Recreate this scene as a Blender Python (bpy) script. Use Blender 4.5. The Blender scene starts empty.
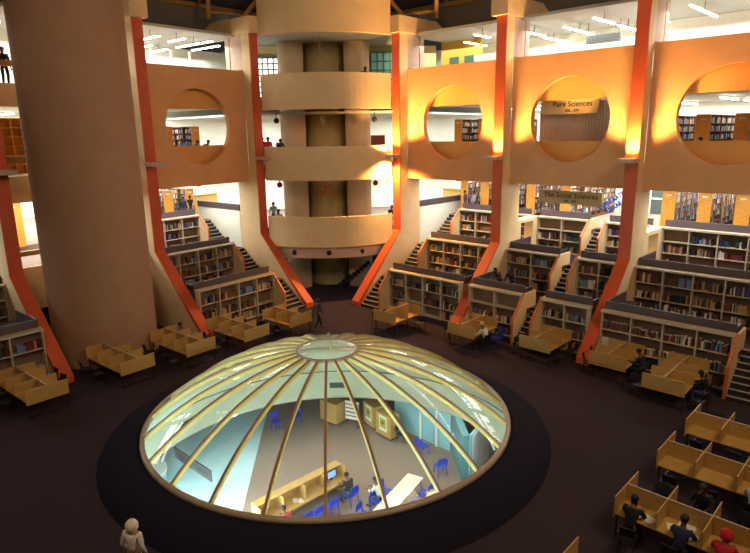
import bpy, bmesh, math, random
from mathutils import Vector, Matrix
random.seed(7)
C = bpy.context.scene.collection
S = bpy.context.scene
PI = math.pi

# ------------------------------------------------------------------ camera
FL, PITCH, ROLL, YAW = 598.5, 0.2355570, -0.0160173, 0.0568577
CAM = Vector((0.6165, -20.389, 10.5))
cam = bpy.data.objects.new('camera', bpy.data.cameras.new('camera')); C.objects.link(cam); S.camera = cam
cam.data.sensor_fit = 'HORIZONTAL'; cam.data.sensor_width = 36.0; cam.data.lens = FL / 750 * 36
cam.data.clip_end = 300
fw = Vector((math.sin(YAW) * math.cos(PITCH), math.cos(YAW) * math.cos(PITCH), -math.sin(PITCH)))
ri = Vector((math.cos(YAW), -math.sin(YAW), 0)); up = ri.cross(fw)
r2 = ri * math.cos(ROLL) + up * math.sin(ROLL); u2 = up * math.cos(ROLL) - ri * math.sin(ROLL)
M = Matrix((r2, u2, -fw)).transposed().to_4x4(); M.translation = CAM
cam.matrix_world = M

# ------------------------------------------------------------------ world, exposure
S.view_settings.view_transform = 'Standard'; S.view_settings.look = 'None'
S.view_settings.gamma = 1; S.view_settings.use_curve_mapping = False
S.view_settings.exposure = 0.0
w = bpy.data.worlds.new('world'); S.world = w; w.use_nodes = True
w.node_tree.nodes['Background'].inputs[0].default_value = (1.0, 0.82, 0.72, 1)
w.node_tree.nodes['Background'].inputs[1].default_value = 0.026

# frame of the two flanks: u runs along the flank away from the stair tower, v runs outward, z up
PHI = math.radians(46.8296)
KX, KY = 4.32, 18.38
def F(s, u, v, z=0.0):
    m = 1 if s == 'R' else -1
    return Vector((m * (KX + u * math.cos(PHI) + v * math.sin(PHI)), KY - u * math.sin(PHI) + v * math.cos(PHI), z))
def rotz(s): return -PHI if s == 'R' else PHI
def sg(s): return 1 if s == 'R' else -1

# ------------------------------------------------------------------ large lights
def area(name, loc, size, sizey, power, col, target=None, rz=0):
    L = bpy.data.lights.new(name, 'AREA'); L.shape = 'RECTANGLE'; L.size = size; L.size_y = sizey
    L.energy = power; L.color = col
    o = bpy.data.objects.new(name, L); C.objects.link(o); o.location = loc
    if target is None: o.rotation_euler = (0, 0, rz)
    else: o.rotation_euler = (Vector(target) - Vector(loc)).to_track_quat('-Z', 'Y').to_euler()
    return o
WARM = (1.0, 0.70, 0.44); WHITE = (1.0, 0.98, 0.92); COOL = (0.80, 0.95, 1.0)
# warm fill lights added above the frame to brighten the atrium
area('atrium_fill', (-6, -18, 21), 8, 6, 1150, WARM, (-2, 14, 6))
area('atrium_fill', (15, -14, 21), 8, 8, 1900, WARM, (0, 12, 5))
# ceiling light of the reading floors
for s in 'RL':
    for zc, pw in ((7.6, 5200), (12.1, 4000), (15.8, 1900)):
        area('floor_light', F(s, 9.5, 11.5 if zc < 15 else 4.9, zc), 24, 11 if zc < 15 else 6, pw, WHITE, None, rotz(s))
for s in 'RL': area('terrace_light', F(s, 10.5, 3.4, 7.58), 21, 1.4, 900, WHITE, None, rotz(s))
for zc in (7.4, 11.6):
    area('tower_room_light', (-5.5, 26, zc), 4, 6, 600, WHITE)
    area('tower_room_light', (5.5, 26, zc), 4, 6, 600, WHITE)
# light of the level under the dome
area('lower_light', (1.5, 3, -2.45), 12, 9, 420, WHITE)
area('lower_light', (8.8, 2.6, -2.45), 3, 4, 130, WHITE)  # added fill that brightens the white doors at the right
area('lower_light', (-6.6, 8.0, -2.45), 4, 4, 7500, COOL)
area('lower_light', (-6.6, -3.2, -2.45), 4, 4, 6000, COOL)
for x, y in ((0, -6.9), (-4.2, -5.5), (4.2, -5.5)):  # hidden point fills added below the near rim to brighten the throat
    L = bpy.data.lights.new('throat_fill', 'POINT'); L.energy = 150; L.color = (0.88, 1.0, 0.97); L.shadow_soft_size = 0.25
    o = bpy.data.objects.new('throat_fill', L); C.objects.link(o); o.location = (x, y, -1.7)

# ------------------------------------------------------------------ materials
def lin(c):
    return tuple(((x / 255) / 12.92 if x / 255 <= 0.04045 else ((x / 255 + 0.055) / 1.055) ** 2.4) for x in c)
MATS = {}
def mat(name, col, rough=0.7, noise=0.0, scale=4.0, metal=0.0, emit=None, estr=0.0, bump=0.0, wood=False, spec=None):
    if name in MATS: return MATS[name]
    m = bpy.data.materials.new(name); m.use_nodes = True; nt = m.node_tree; b = nt.nodes['Principled BSDF']
    c = lin(col)
    b.inputs['Base Color'].default_value = (*c, 1); b.inputs['Roughness'].default_value = rough; b.inputs['Metallic'].default_value = metal
    if spec is not None: b.inputs['Specular IOR Level'].default_value = spec
    if noise or wood:
        tc = nt.nodes.new('ShaderNodeTexCoord'); mp = nt.nodes.new('ShaderNodeMapping'); n = nt.nodes.new('ShaderNodeTexNoise')
        nt.links.new(tc.outputs['Object'], mp.inputs[0]); nt.links.new(mp.outputs[0], n.inputs[0])
        n.inputs['Scale'].default_value = scale; n.inputs['Detail'].default_value = 6
        if wood: mp.inputs['Scale'].default_value = (1, 1, 6)
        r = nt.nodes.new('ShaderNodeValToRGB'); k = noise or 0.2
        r.color_ramp.elements[0].position = 0.3; r.color_ramp.elements[1].position = 0.7
        r.color_ramp.elements[0].color = (*[x * (1 - k) for x in c], 1); r.color_ramp.elements[1].color = (*[min(1, x * (1 + k)) for x in c], 1)
        nt.links.new(n.outputs[0], r.inputs[0]); nt.links.new(r.outputs[0], b.inputs['Base Color'])
        if bump:
            bp = nt.nodes.new('ShaderNodeBump'); bp.inputs['Strength'].default_value = bump; bp.inputs['Distance'].default_value = 0.02
            nt.links.new(n.outputs[0], bp.inputs['Height']); nt.links.new(bp.outputs[0], b.inputs['Normal'])
    if emit:
        b.inputs['Emission Color'].default_value = (*lin(emit), 1); b.inputs['Emission Strength'].default_value = estr
    MATS[name] = m; return m
cream = mat('cream_plaster', (226, 198, 152), 0.8, 0.05, 1.5, bump=0.1)
tan = mat('tan_plaster', (164, 126, 98), 0.85, 0.06, 1.2, bump=0.15)
screenm = mat('screen_plaster', (218, 162, 112), 0.8, 0.05, 1.0, bump=0.1)
pinkish = mat('pillar_render', (190, 165, 150), 0.8, 0.06, 3)
orange = mat('orange_paint', (206, 88, 46), 0.55, 0.06, 2)
orange_trim = mat('orange_wood_trim', (205, 110, 48), 0.5, 0.12, 3, wood=True)
carpet = mat('dark_carpet', (58, 48, 56), 0.95, 0.22, 30, bump=0.3, spec=0.1)
mound = mat('navy_carpet', (34, 32, 46), 0.95, 0.15, 25, spec=0.1)
lowcarpet = mat('brown_carpet', (140, 122, 108), 0.95, 0.1, 20)
oak = mat('oak_veneer', (186, 150, 84), 0.5, 0.12, 3, wood=True)
oak2 = mat('orange_oak', (228, 160, 60), 0.5, 0.12, 3, wood=True)
white = mat('white_wall', (235, 240, 228), 0.8, 0.03, 2)
palegreen = mat('pale_green_plaster', (226, 230, 208), 0.8, 0.04, 2)
cyanwall = mat('pale_blue_wall', (140, 196, 210), 0.6, 0.04, 2)
cyandark = mat('teal_pillar', (82, 140, 152), 0.6, 0.04, 2)
tile = mat('pale_glossy_tile', (200, 235, 240), 0.18, 0.04, 1)
shelfm = mat('shelf_cream', (190, 176, 152), 0.6, 0.06, 3)
shelfback = mat('shelf_back', (120, 100, 84), 0.8, 0.08, 3)
darkband = mat('dark_laminate', (82, 70, 74), 0.5, 0.1, 5)
darkdesk = mat('black_desk', (34, 30, 32), 0.5)
stepm = mat('dark_step', (40, 36, 40), 0.8, 0.2, 10)
nosing = mat('step_nosing', (190, 176, 156), 0.6)
blackm = mat('black_metal', (22, 22, 24), 0.4, metal=0.3)
greym = mat('grey_metal', (120, 120, 118), 0.4, metal=0.6)
blackp = mat('black_plastic', (26, 26, 30), 0.5)
bluep = mat('blue_plastic', (28, 56, 190), 0.35)
rimm = mat('dome_rim_metal', (176, 160, 138), 0.35, 0.1, 6)
ribbrown = mat('rib_brown', (158, 122, 88), 0.4, 0.08, 5)
ribyellow = mat('rib_yellow', (226, 200, 110), 0.4, 0.08, 5)
ceil = mat('grey_ceiling', (176, 180, 174), 0.8, 0.04, 2)
timber = mat('roof_timber', (150, 112, 56), 0.6, 0.15, 3, wood=True)
rooflin = mat('roof_lining', (130, 126, 124), 0.8, 0.06, 2)
darkwood = mat('dark_lining', (70, 58, 48), 0.8, 0.1, 2)
beige = mat('beige_beam', (206, 186, 128), 0.8, 0.05, 2)
darkgreen = mat('dark_niche', (176, 166, 122), 0.8, 0.08, 2)
tubem = mat('tube_light', (255, 255, 250), 0.5, emit=(255, 255, 245), estr=22)
paper = mat('white_paper', (236, 232, 220), 0.8)
winm = mat('daylit_window_glass', (235, 240, 235), 0.3, emit=(235, 245, 228), estr=1.7)
winm2 = mat('green_glass_block', (90, 140, 120), 0.3, emit=(90, 140, 120), estr=0.35)
framegrey = mat('grey_frame', (70, 84, 80), 0.6)
signcream = mat('sign_cream', (214, 190, 140), 0.7)
signtext = mat('sign_lettering', (48, 40, 34), 0.7)
bluesign = mat('blue_lettering', (90, 140, 255), 0.5)
redsign = mat('red_sign', (170, 40, 34), 0.6)
signgrey = mat('sign_taupe', (62, 52, 52), 0.7)
corrug = mat('grey_corrugated', (205, 180, 160), 0.7, 0.05, 3)
greendk = mat('dark_green_door', (60, 92, 66), 0.6)

def glass_mat():
    m = bpy.data.materials.new('dome_glass'); m.use_nodes = True; nt = m.node_tree; nt.nodes.clear()
    out = nt.nodes.new('ShaderNodeOutputMaterial'); mix = nt.nodes.new('ShaderNodeMixShader')
    tr = nt.nodes.new('ShaderNodeBsdfTransparent'); gl = nt.nodes.new('ShaderNodeBsdfGlossy'); fr = nt.nodes.new('ShaderNodeFresnel')
    tr.inputs[0].default_value = (0.93, 0.95, 0.93, 1); gl.inputs['Roughness'].default_value = 0.03; fr.inputs[0].default_value = 1.5
    nt.links.new(fr.outputs[0], mix.inputs[0]); nt.links.new(tr.outputs[0], mix.inputs[1]); nt.links.new(gl.outputs[0], mix.inputs[2])
    df = nt.nodes.new('ShaderNodeBsdfDiffuse'); df.inputs[0].default_value = (0.9, 0.92, 0.86, 1); m2 = nt.nodes.new('ShaderNodeMixShader'); m2.inputs[0].default_value = 0.035
    tl = nt.nodes.new('ShaderNodeBsdfTranslucent'); tl.inputs[0].default_value = (0.9, 0.92, 0.86, 1); m3 = nt.nodes.new('ShaderNodeMixShader'); m3.inputs[0].default_value = 0.6
    nt.links.new(df.outputs[0], m3.inputs[1]); nt.links.new(tl.outputs[0], m3.inputs[2])
    nt.links.new(mix.outputs[0], m2.inputs[1]); nt.links.new(m3.outputs[0], m2.inputs[2]); nt.links.new(m2.outputs[0], out.inputs[0]); return m
glass = glass_mat()

BOOKC = {'dark red': (110, 30, 30), 'brown': (104, 66, 42), 'dark green': (40, 66, 50), 'navy blue': (36, 52, 104), 'black': (30, 28, 30),
         'tan': (176, 146, 104), 'white': (220, 214, 200), 'grey': (120, 118, 114), 'light blue': (96, 130, 170), 'maroon': (80, 34, 48)}
BM = {k: mat('book_' + k.replace(' ', '_'), v, 0.7) for k, v in BOOKC.items()}
BW = ['dark red', 'brown', 'brown', 'dark green', 'navy blue', 'black', 'black', 'tan', 'tan', 'white', 'grey', 'light blue', 'maroon', 'brown', 'tan']

# ------------------------------------------------------------------ mesh helpers
class MB:
    def __init__(s): s.v = []; s.f = []; s.mi = []; s.m = 0
    def add(s, vs, fs):
        n = len(s.v); s.v += [tuple(p) for p in vs]; s.f += [tuple(i + n for i in f) for f in fs]; s.mi += [s.m] * len(fs); return s
    def box(s, x0, x1, y0, y1, z0, z1):
        return s.add([(x0, y0, z0), (x1, y0, z0), (x1, y1, z0), (x0, y1, z0), (x0, y0, z1), (x1, y0, z1), (x1, y1, z1), (x0, y1, z1)],
                     [(0, 3, 2, 1), (4, 5, 6, 7), (0, 1, 5, 4), (1, 2, 6, 5), (2, 3, 7, 6), (3, 0, 4, 7)])
    def prism(s, pts, a0, a1, axis='x'):
        n = len(pts)
        def q(p, a): return {'x': (a, p[0], p[1]), 'y': (p[0], a, p[1]), 'z': (p[0], p[1], a)}[axis]
        return s.add([q(p, a0) for p in pts] + [q(p, a1) for p in pts],
                     [tuple(range(n))[::-1], tuple(range(n, 2 * n))] + [(i, (i + 1) % n, n + (i + 1) % n, n + i) for i in range(n)])
    def bar(s, a, b, r, n=6, r2=None, square=False):
        a = Vector(a); b = Vector(b); d = (b - a).normalized(); r2 = r if r2 is None else r2
        e = Vector((0, 0, 1)) if abs(d.z) < 0.9 else Vector((1, 0, 0)); x = d.cross(e).normalized(); y = d.cross(x)
        if square: n = 4
        o = PI / 4 if square else 0
        vs = [p + (x * math.cos(2 * PI * i / n + o) + y * math.sin(2 * PI * i / n + o)) * rr for p, rr in ((a, r), (b, r2)) for i in range(n)]
        return s.add(vs, [tuple(range(n))[::-1], tuple(range(n, 2 * n))] + [(i, (i + 1) % n, n + (i + 1) % n, n + i) for i in range(n)])
    def tube(s, pts, r, n=6):
        pts = [Vector(p) for p in pts]; vs = []; fs = []
        for k, p in enumerate(pts):
            d = (pts[min(k + 1, len(pts) - 1)] - pts[max(k - 1, 0)]).normalized()
            e = Vector((0, 0, 1)) if abs(d.z) < 0.95 else Vector((1, 0, 0)); x = d.cross(e).normalized(); y = d.cross(x)
            vs += [p + (x * math.cos(2 * PI * i / n) + y * math.sin(2 * PI * i / n)) * r for i in range(n)]
        for k in range(len(pts) - 1):
            fs += [(k * n + i, k * n + (i + 1) % n, (k + 1) * n + (i + 1) % n, (k + 1) * n + i) for i in range(n)]
        fs += [tuple(range(n))[::-1], tuple(range((len(pts) - 1) * n, len(pts) * n))]
        return s.add(vs, fs)
    def lathe(s, prof, n=64, c=(0, 0), a0=0, a1=2 * PI, closed=False):
        full = abs(a1 - a0 - 2 * PI) < 1e-6; m = n if full else n + 1; vs = []; fs = []
        for i in range(m):
            a = a0 + (a1 - a0) * i / n
            vs += [(c[0] + r * math.cos(a), c[1] + r * math.sin(a), z) for r, z in prof]
        k = len(prof); kk = k if closed else k - 1
        for i in range(n):
            j = (i + 1) % m
            fs += [(i * k + t, j * k + t, j * k + (t + 1) % k, i * k + (t + 1) % k) for t in range(kk)]
        if closed and not full: fs += [tuple(range(k))[::-1], tuple(range(n * k, n * k + k))]
        return s.add(vs, fs)
    def ball(s, c, r, n=10, m=6, sc=(1, 1, 1)):
        vs = [(c[0], c[1], c[2] + r * sc[2])]; fs = []
        for j in range(1, m):
            t = PI * j / m
            vs += [(c[0] + r * sc[0] * math.sin(t) * math.cos(2 * PI * i / n), c[1] + r * sc[1] * math.sin(t) * math.sin(2 * PI * i / n), c[2] + r * sc[2] * math.cos(t)) for i in range(n)]
        vs.append((c[0], c[1], c[2] - r * sc[2]))
        fs += [(0, 1 + i, 1 + (i + 1) % n) for i in range(n)]
        for j in range(m - 2): fs += [(1 + j * n + i, 1 + (j + 1) * n + i, 1 + (j + 1) * n + (i + 1) % n, 1 + j * n + (i + 1) % n) for i in range(n)]
        L = len(vs) - 1; fs += [(L, 1 + (m - 2) * n + (i + 1) % n, 1 + (m - 2) * n + i) for i in range(n)]
        return s.add(vs, fs)
    def build(s, name, mats, parent=None, smooth=False, bevel=0):
        me = bpy.data.meshes.new(name); me.from_pydata(s.v, [], s.f)
        if not isinstance(mats, (list, tuple)): mats = [mats]
        for m in mats: me.materials.append(m)
        me.polygons.foreach_set('material_index', [min(i, len(mats) - 1) for i in s.mi])
        if smooth: me.polygons.foreach_set('use_smooth', [True] * len(me.polygons))
        me.validate(); me.update()
        bm = bmesh.new(); bm.from_mesh(me); bmesh.ops.recalc_face_normals(bm, faces=bm.faces); bm.to_mesh(me); bm.free()
        o = bpy.data.objects.new(name, me); C.objects.link(o)
        if parent is not None: o.parent = parent
        if bevel:
            b = o.modifiers.new('bevel', 'BEVEL'); b.width = bevel; b.segments = 2; b.limit_method = 'ANGLE'
        return o
def thing(name, label, cat, loc=(0, 0, 0), rz=0, group=None):
    o = bpy.data.objects.new(name, None); C.objects.link(o); o.location = loc; o.rotation_euler = (0, 0, rz)
    o['label'] = label; o['category'] = cat; o.empty_display_size = 0.1
    if group: o['group'] = group
    return o
def tag(o, label, cat, group=None, kind=None):
    o['label'] = label; o['category'] = cat
    if group: o['group'] = group
    if kind: o['kind'] = kind
    return o
def place(o, s, u, v, z=0, dr=0): o.location = F(s, u, v, z); o.rotation_euler = (0, 0, rotz(s) + dr); return o
def struct(o): o['kind'] = 'structure'; return o
def dup(root, label=None, group=None):
    r = root.copy(); C.objects.link(r)
    if label: r['label'] = label
    if group: r['group'] = group
    for ch in list(root.children):
        c = ch.copy(); C.objects.link(c); c.parent = r
        for g in list(ch.children):
            d = g.copy(); C.objects.link(d); d.parent = c
    return r
def text_mesh(name, body, size, m, parent, loc, rot, ext=0.006, sx=1.0):
    cu = bpy.data.curves.new(name, 'FONT'); cu.body = body; cu.size = size; cu.align_x = 'CENTER'; cu.align_y = 'CENTER'; cu.extrude = ext; cu.offset = 0.012 if 'INFO' in body else 0.004; cu.resolution_u = 2
    t = bpy.data.objects.new(name + '_tmp', cu); C.objects.link(t)
    me = bpy.data.meshes.new_from_object(t.evaluated_get(bpy.context.evaluated_depsgraph_get()))
    bpy.data.objects.remove(t); bpy.data.curves.remove(cu)
    me.materials.clear(); me.materials.append(m)
    o = bpy.data.objects.new(name, me); C.objects.link(o); o.parent = parent; o.location = loc; o.rotation_euler = rot; o.scale = (sx, 1, 1)
    return o
# box given in flank coordinates (side, u0..u1, v0..v1, z0..z1), mesh kept in the flank's own frame
def fbox(mb, s, u0, u1, v0, v1, z0, z1):
    a, b = (u0, u1) if s == 'R' else (-u1, -u0); return mb.box(a, b, v0, v1, z0, z1)
def fprism(mb, s, pts, u0, u1):
    a, b = (u0, u1) if s == 'R' else (-u1, -u0); return mb.prism(pts, a, b, 'x')
def fbuild(mb, s, name, m, kind='structure', **k):
    o = mb.build(name, m, **k); place(o, s, 0, 0, 0)
    if kind: o['kind'] = kind
    return o
SIDE = {'R': 'right', 'L': 'left'}
ORD = ['first', 'second', 'third', 'fourth', 'fifth', 'sixth', 'seventh', 'eighth', 'ninth', 'tenth', 'eleventh', 'twelfth', 'thirteenth', 'fourteenth', 'fifteenth']

# ================================================================== SETTING
# ground floor with the round hole under the dome
mb = MB(); n = 96; ro = 60
mb.lathe([(7.2, 0.0), (ro, 0.0), (ro, -0.25), (7.2, -0.25)], n, closed=True)
struct(mb.build('floor', carpet))
mb = MB(); mb.lathe([(6.52, 0.52), (6.75, 0.53), (7.1, 0.42), (7.9, 0.02), (7.9, -0.2), (7.3, -0.2), (6.75, 0.2), (6.52, 0.4)], 96, closed=True)
tag(mb.build('dome_plinth', mound, smooth=True), 'dark navy carpeted sloping plinth ringing the glass dome', 'plinth')
# flared throat below the dome and the band of the lower ceiling
mb = MB(); mb.lathe([(6.44, 0.48), (7.6, -1.0), (7.68, -1.0), (6.5, 0.48)], 96, closed=True)
o = mb.build('wall_throat', palegreen, smooth=True); struct(o)
mb = MB(); mb.lathe([(7.62, -1.0), (7.62, -1.05), (7.75, -1.05), (7.75, -1.0)], 96, closed=True)
struct(mb.build('trim_1', framegrey))
mb = MB(); mb.lathe([(7.58, -1.05), (7.58, -2.4), (7.8, -2.4), (7.8, -1.05)], 96, closed=True)
struct(mb.build('wall_band', palegreen, smooth=False))
mb = MB(); mb.lathe([(7.7, -2.4), (24, -2.4), (24, -2.5), (7.7, -2.5)], 64, closed=True)
struct(mb.build('ceiling_lower', ceil))
mb = MB(); mb.box(-3.8, 16, -10, 18, -4.8, -4.7); struct(mb.build('floor_lower', lowcarpet))
mb = MB(); mb.box(-16, -3.8, -10, 18, -4.8, -4.698); struct(mb.build('floor_tiled', tile))
mb = MB(); mb.box(-16, 16, 17.5, 17.7, -4.7, -2.5); struct(mb.build('wall_lower_back', palegreen))
mb = MB(); mb.box(-15.8, -15.6, -10, 17.5, -4.7, -2.5); struct(mb.build('wall_lower_left', cyanwall))

# flank pieces: terraces, floors, ceilings, screens
ZS = [0.0, 1.6, 3.2, 4.8]; ZF = {1: 4.8, 2: 8.6, 3: 12.9}
VA = [-3.0, 0.7, 4.2]                       # fronts of the three tiers of bookcases
FIN = [0.0, 7.48, 14.8, 22.2]
VEND = 18.0
bays = {('R', 0): dict(cases=[(1.95, 7.16)], stair=(0.34, 1.86)), ('R', 1): dict(cases=[(7.8, 10.95), (12.1, 14.48)], stair=(11.07, 11.98)),
        ('R', 2): dict(cases=[(15.12, 20.5)], stair=(20.65, 21.88)), ('L', 0): dict(cases=[(1.95, 7.16)], stair=(0.34, 1.86)),
        ('L', 2): dict(cases=[(15.12, 20.5)], stair=(20.65, 21.88))}
for (s, b), d in bays.items():
    ub0, ub1 = FIN[b] + 0.31, FIN[b + 1] - 0.31
    st = d['stair']
    for k in (1, 2):
        mb = MB(); z1 = ZS[k]
        v0 = VA[k - 1] + 0.42; v1 = VA[k] + 0.4 if k < 2 else 4.62
        for (a, c) in ([(ub0, st[0]), (st[1], ub1)]):
            if c - a > 0.05: fbox(mb, s, a, c, v0, v1, z1 - 0.3, z1)
        fbox(mb, s, st[0], st[1], VA[k - 1] + 1.36, v1 if k < 2 else 3.0 + 2.2, z1 - 0.3, z1)
        fbuild(mb, s, 'floor_terrace', carpet)
        mb = MB(); [fbox(mb, s, a, c, v0, v0 + 0.08, ZS[k - 1], z1 - 0.3) for (a, c) in ((ub0, st[0]), (st[1], ub1)) if c - a > 0.05]
        fbuild(mb, s, 'wall_terrace', shelfback)
for s in 'RL':
    for lv in (1, 2, 3):
        mb = MB(); vs = {1: 5.3, 2: 1.42, 3: 1.42}[lv]; z = ZF[lv]
        fbox(mb, s, -0.3 if lv > 1 else 0.3, 26, vs, VEND, z - 0.3, z)
        mb.prism([(F(s, 0, 0).x, 0)], 0, 0) if False else None
        o = fbuild(mb, s, 'floor_reading', lowcarpet)
        mb = MB(); fbox(mb, s, -0.3, 26, vs, VEND, {1: 7.7, 2: 12.2, 3: 16.35}[lv], {1: 7.8, 2: 12.35, 3: 16.5}[lv])
        fbuild(mb, s, 'ceiling_reading', ceil)
        vb = VEND if lv < 3 else 8.2; mb = MB(); fbox(mb, s, -0.3 if lv < 3 else -5.0, 26, vb, vb + 0.2, z, {1: 7.7, 2: 12.2, 3: 16.35}[lv]); fbuild(mb, s, 'wall_back', white)
    mb = MB(); fbox(mb, s, 26, 26.2, 1.5, VEND, 4.3, 16.4); fbuild(mb, s, 'wall_end', white)
    # front strip of the first reading floor beside the stairs
    for (ss, b), d in bays.items():
        if ss != s: continue
        mb = MB(); st = d['stair']; ub0, ub1 = FIN[b] + 0.31, FIN[b + 1] - 0.31
        for (a, c) in ((ub0, st[0]), (st[1], ub1)):
            if c - a > 0.05: fbox(mb, s, a, c, 4.62, 5.3, 4.5, 4.8)
        fbuild(mb, s, 'floor_edge', lowcarpet)
    # spandrels (parapets) behind the round openings
    for b in (0, 1, 2):
        if s == 'L' and b == 1: continue
        ub0, ub1 = FIN[b] + 0.31, FIN[b + 1] - 0.31
        for z0, z1 in ((7.65, 9.92), (12.03, 14.15)):
            mb = MB(); fbox(mb, s, ub0, ub1, 1.25, 1.42, z0, z1); fbuild(mb, s, 'wall_parapet', mat('ochre_plaster', (222, 160, 88), 0.8, 0.05, 1.0))
        # screen with the round opening
        mb = MB(); uc = (FIN[b] + FIN[b + 1]) / 2; n = 72; R = 2.16; zc = 11.0
        uc_l = uc if s == 'R' else -uc; hw = (ub1 - ub0) / 2; zlo, zhi = 7.62, 14.32
        inner = []; outer = []
        angs = sorted([2 * PI * i / n for i in range(n)] + [math.atan2(zz - zc, xx) % (2 * PI) for zz in (zlo, zhi) for xx in (-hw, hw)])
        for a in angs:
            ca, sa = math.cos(a), math.sin(a); inner.append((uc_l + R * ca, zc + R * sa))
            t = min(hw / abs(ca) if abs(ca) > 1e-6 else 1e9, (zhi - zc) / sa if sa > 1e-6 else 1e9, (zlo - zc) / sa if sa < -1e-6 else 1e9)
            outer.append((uc_l + t * ca, zc + t * sa))
        N = len(angs); vs = []
        for y in (0.75, 1.08):
            vs += [(p[0], y, p[1]) for p in inner] + [(p[0], y, p[1]) for p in outer]
        fs = []
        for i in range(N):
            j = (i + 1) % N
            fs += [(i, j, N + j, N + i), (2 * N + i, 3 * N + i, 3 * N + j, 2 * N + j), (i, 2 * N + i, 2 * N + j, j), (N + i, N + j, 3 * N + j, 3 * N + i)]
        mb.add(vs, fs); fbuild(mb, s, 'wall_screen', screenm)
    # beam ring and roof lining above
    mb = MB(); fbox(mb, s, 0.5, 24, 4.3, 4.7, 16.4, 17.05); o = fbuild(mb, s, 'trim_2', beige)
    mb = MB(); fprism(mb, s, [(4.4, 17.05), (4.6, 17.05), (3.4, 18.15), (3.2, 18.15)], -1, 24); fbuild(mb, s, 'ceiling_roof', rooflin)
    mb = MB(); fprism(mb, s, [(3.3, 18.4), (3.5, 18.5), (-7, 25), (-7.2, 25)], -4, 24); fbuild(mb, s, 'ceiling_roof', darkwood)

# left bay beside the big round tower: plain balconies
s = 'L'
for z0, z1 in ((2.2, 4.35), (7.5, 8.75), (11.95, 13.0)):
    mb = MB(); fbox(mb, s, 7.79, 14.49, 1.3, 1.48, z0, z1); fbuild(mb, s, 'wall_balcony', cream)
    mb = MB(); fbox(mb, s, 7.79, 14.49, 1.22, 1.56, {4.35: 4.93, 8.75: 9.4, 13.0: 13.75}[z1], {4.35: 5.15, 8.75: 9.66, 13.0: 14.0}[z1])
    o = fbuild(mb, s, 'balcony_rail', timber, kind=None)
    tag(o, {4.35: 'brown timber rail on the lowest balcony behind the big round tower', 8.75: 'brown timber rail on the middle balcony behind the big round tower',
            13.0: 'brown timber rail on the top balcony behind the big round tower'}[z1], 'railing')
    mb = MB(); fbox(mb, s, 7.79, 14.49, 1.42, VEND, z1 - 0.35, z1 - 0.05) if z1 < 5 else None
    if z1 < 5: fbuild(mb, s, 'floor_balcony', lowcarpet)

# big round tower
mb = MB(); cx, cy, r = -11.22, 8.85, 2.38
mb.lathe([(r, 0), (r, 19.5), (r - 0.2, 19.5), (r - 0.2, 0)], 72, c=(cx, cy), closed=True)
tag(mb.build('round_tower', tan, smooth=False), 'huge plain tan cylindrical concrete tower at the left', 'tower')
bpy.data.objects['round_tower'].modifiers.new('edge', 'EDGE_SPLIT'); [setattr(p, 'use_smooth', True) for p in bpy.data.objects['round_tower'].data.polygons]

# ------------------------------------------------------------------ stair tower in the far corner
def arc_pts(x0, x1, yend, sag, n=24):
    h = (x1 - x0) / 2; R = (h * h + sag * sag) / (2 * sag); cx = (x0 + x1) / 2; cyy = yend - sag + R
    a = math.asin(h / R); return [(cx + R * math.sin(-a + 2 * a * i / n), cyy - R * math.cos(-a + 2 * a * i / n)) for i in range(n + 1)]
def arc_wall(mb, x0, x1, yend, sag, z0, z1, th=0.16):
    P = arc_pts(x0, x1, yend, sag); n = len(P)
    vs = [(x, y, z0) for x, y in P] + [(x, y, z1) for x, y in P] + [(x, y + th, z0) for x, y in P] + [(x, y + th, z1) for x, y in P]; fs = []
    for i in range(n - 1):
        fs += [(i, i + 1, n + i + 1, n + i), (2 * n + i, 3 * n + i, 3 * n + i + 1, 2 * n + i + 1), (i, 2 * n + i, 2 * n + i + 1, i + 1), (n + i, n + i + 1, 3 * n + i + 1, 3 * n + i)]
    fs += [(0, n, 3 * n, 2 * n), (n - 1, 3 * n - 1, 4 * n - 1, 2 * n - 1)]
    mb.add(vs, fs); return mb
XT = 4.0
for i, (z0, z1, lab) in enumerate(((3.5, 5.42, 'lowest cream curved balcony between the two central orange fins'), (7.68, 9.74, 'middle cream curved balcony of the central tower'),
                                   (11.95, 14.05, 'top cream curved balcony of the central tower, below the drum'))):
    t = thing('curved_balcony', lab, 'balcony', (0, 0, 0), group='curved balconies of the stair tower')
    arc_wall(MB(), -XT, XT, 18.3, 1.4, z0, z1).build('parapet', cream, t)
    # slab
    P = arc_pts(-XT, XT, 18.46, 1.38); mb = MB(); mb.prism(P + [(XT, 21), (-XT, 21)], {3.5: 4.0, 7.68: 8.3, 11.95: 12.6}[z0], {3.5: 4.3, 7.68: 8.6, 11.95: 12.9}[z0], 'z'); mb.build('slab', lowcarpet, t)
t = thing('service_fascia', 'pale curved fascia with round speaker holes under the lowest curved balcony', 'fascia')
arc_wall(MB(), -3.8, 3.8, 18.5, 1.3, 2.75, 3.48, 0.3).build('panel', pinkish, t)
mb = MB(); P = arc_pts(-3.8, 3.8, 18.5, 1.3)
for px in (-2.35, -0.15, 1.95):
    q = min(P, key=lambda p: abs(p[0] - px)); m = MB(); m.bar((px, q[1] - 0.03, 3.1), (px, q[1] + 0.06, 3.1), 0.17, 16); m.build('speaker_ring', darkwood, t)
    m = MB(); m.bar((px, q[1] - 0.05, 3.1), (px, q[1] - 0.031, 3.1), 0.11, 16); m.build('speaker_cone', blackm, t)
mb = MB(); arc_wall(mb, -4.0, 4.0, 18.3, 1.4, 16.3, 21.5, 0.3)
tag(mb.build('roof_drum', cream), 'tall cream curved drum above the central tower', 'drum')
P = arc_pts(-XT, XT, 18.6, 1.3); mb = MB(); mb.prism(P + [(9, 30), (-9, 30)], 16.31, 16.5, 'z'); struct(mb.build('ceiling_tower', ceil))
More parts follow.
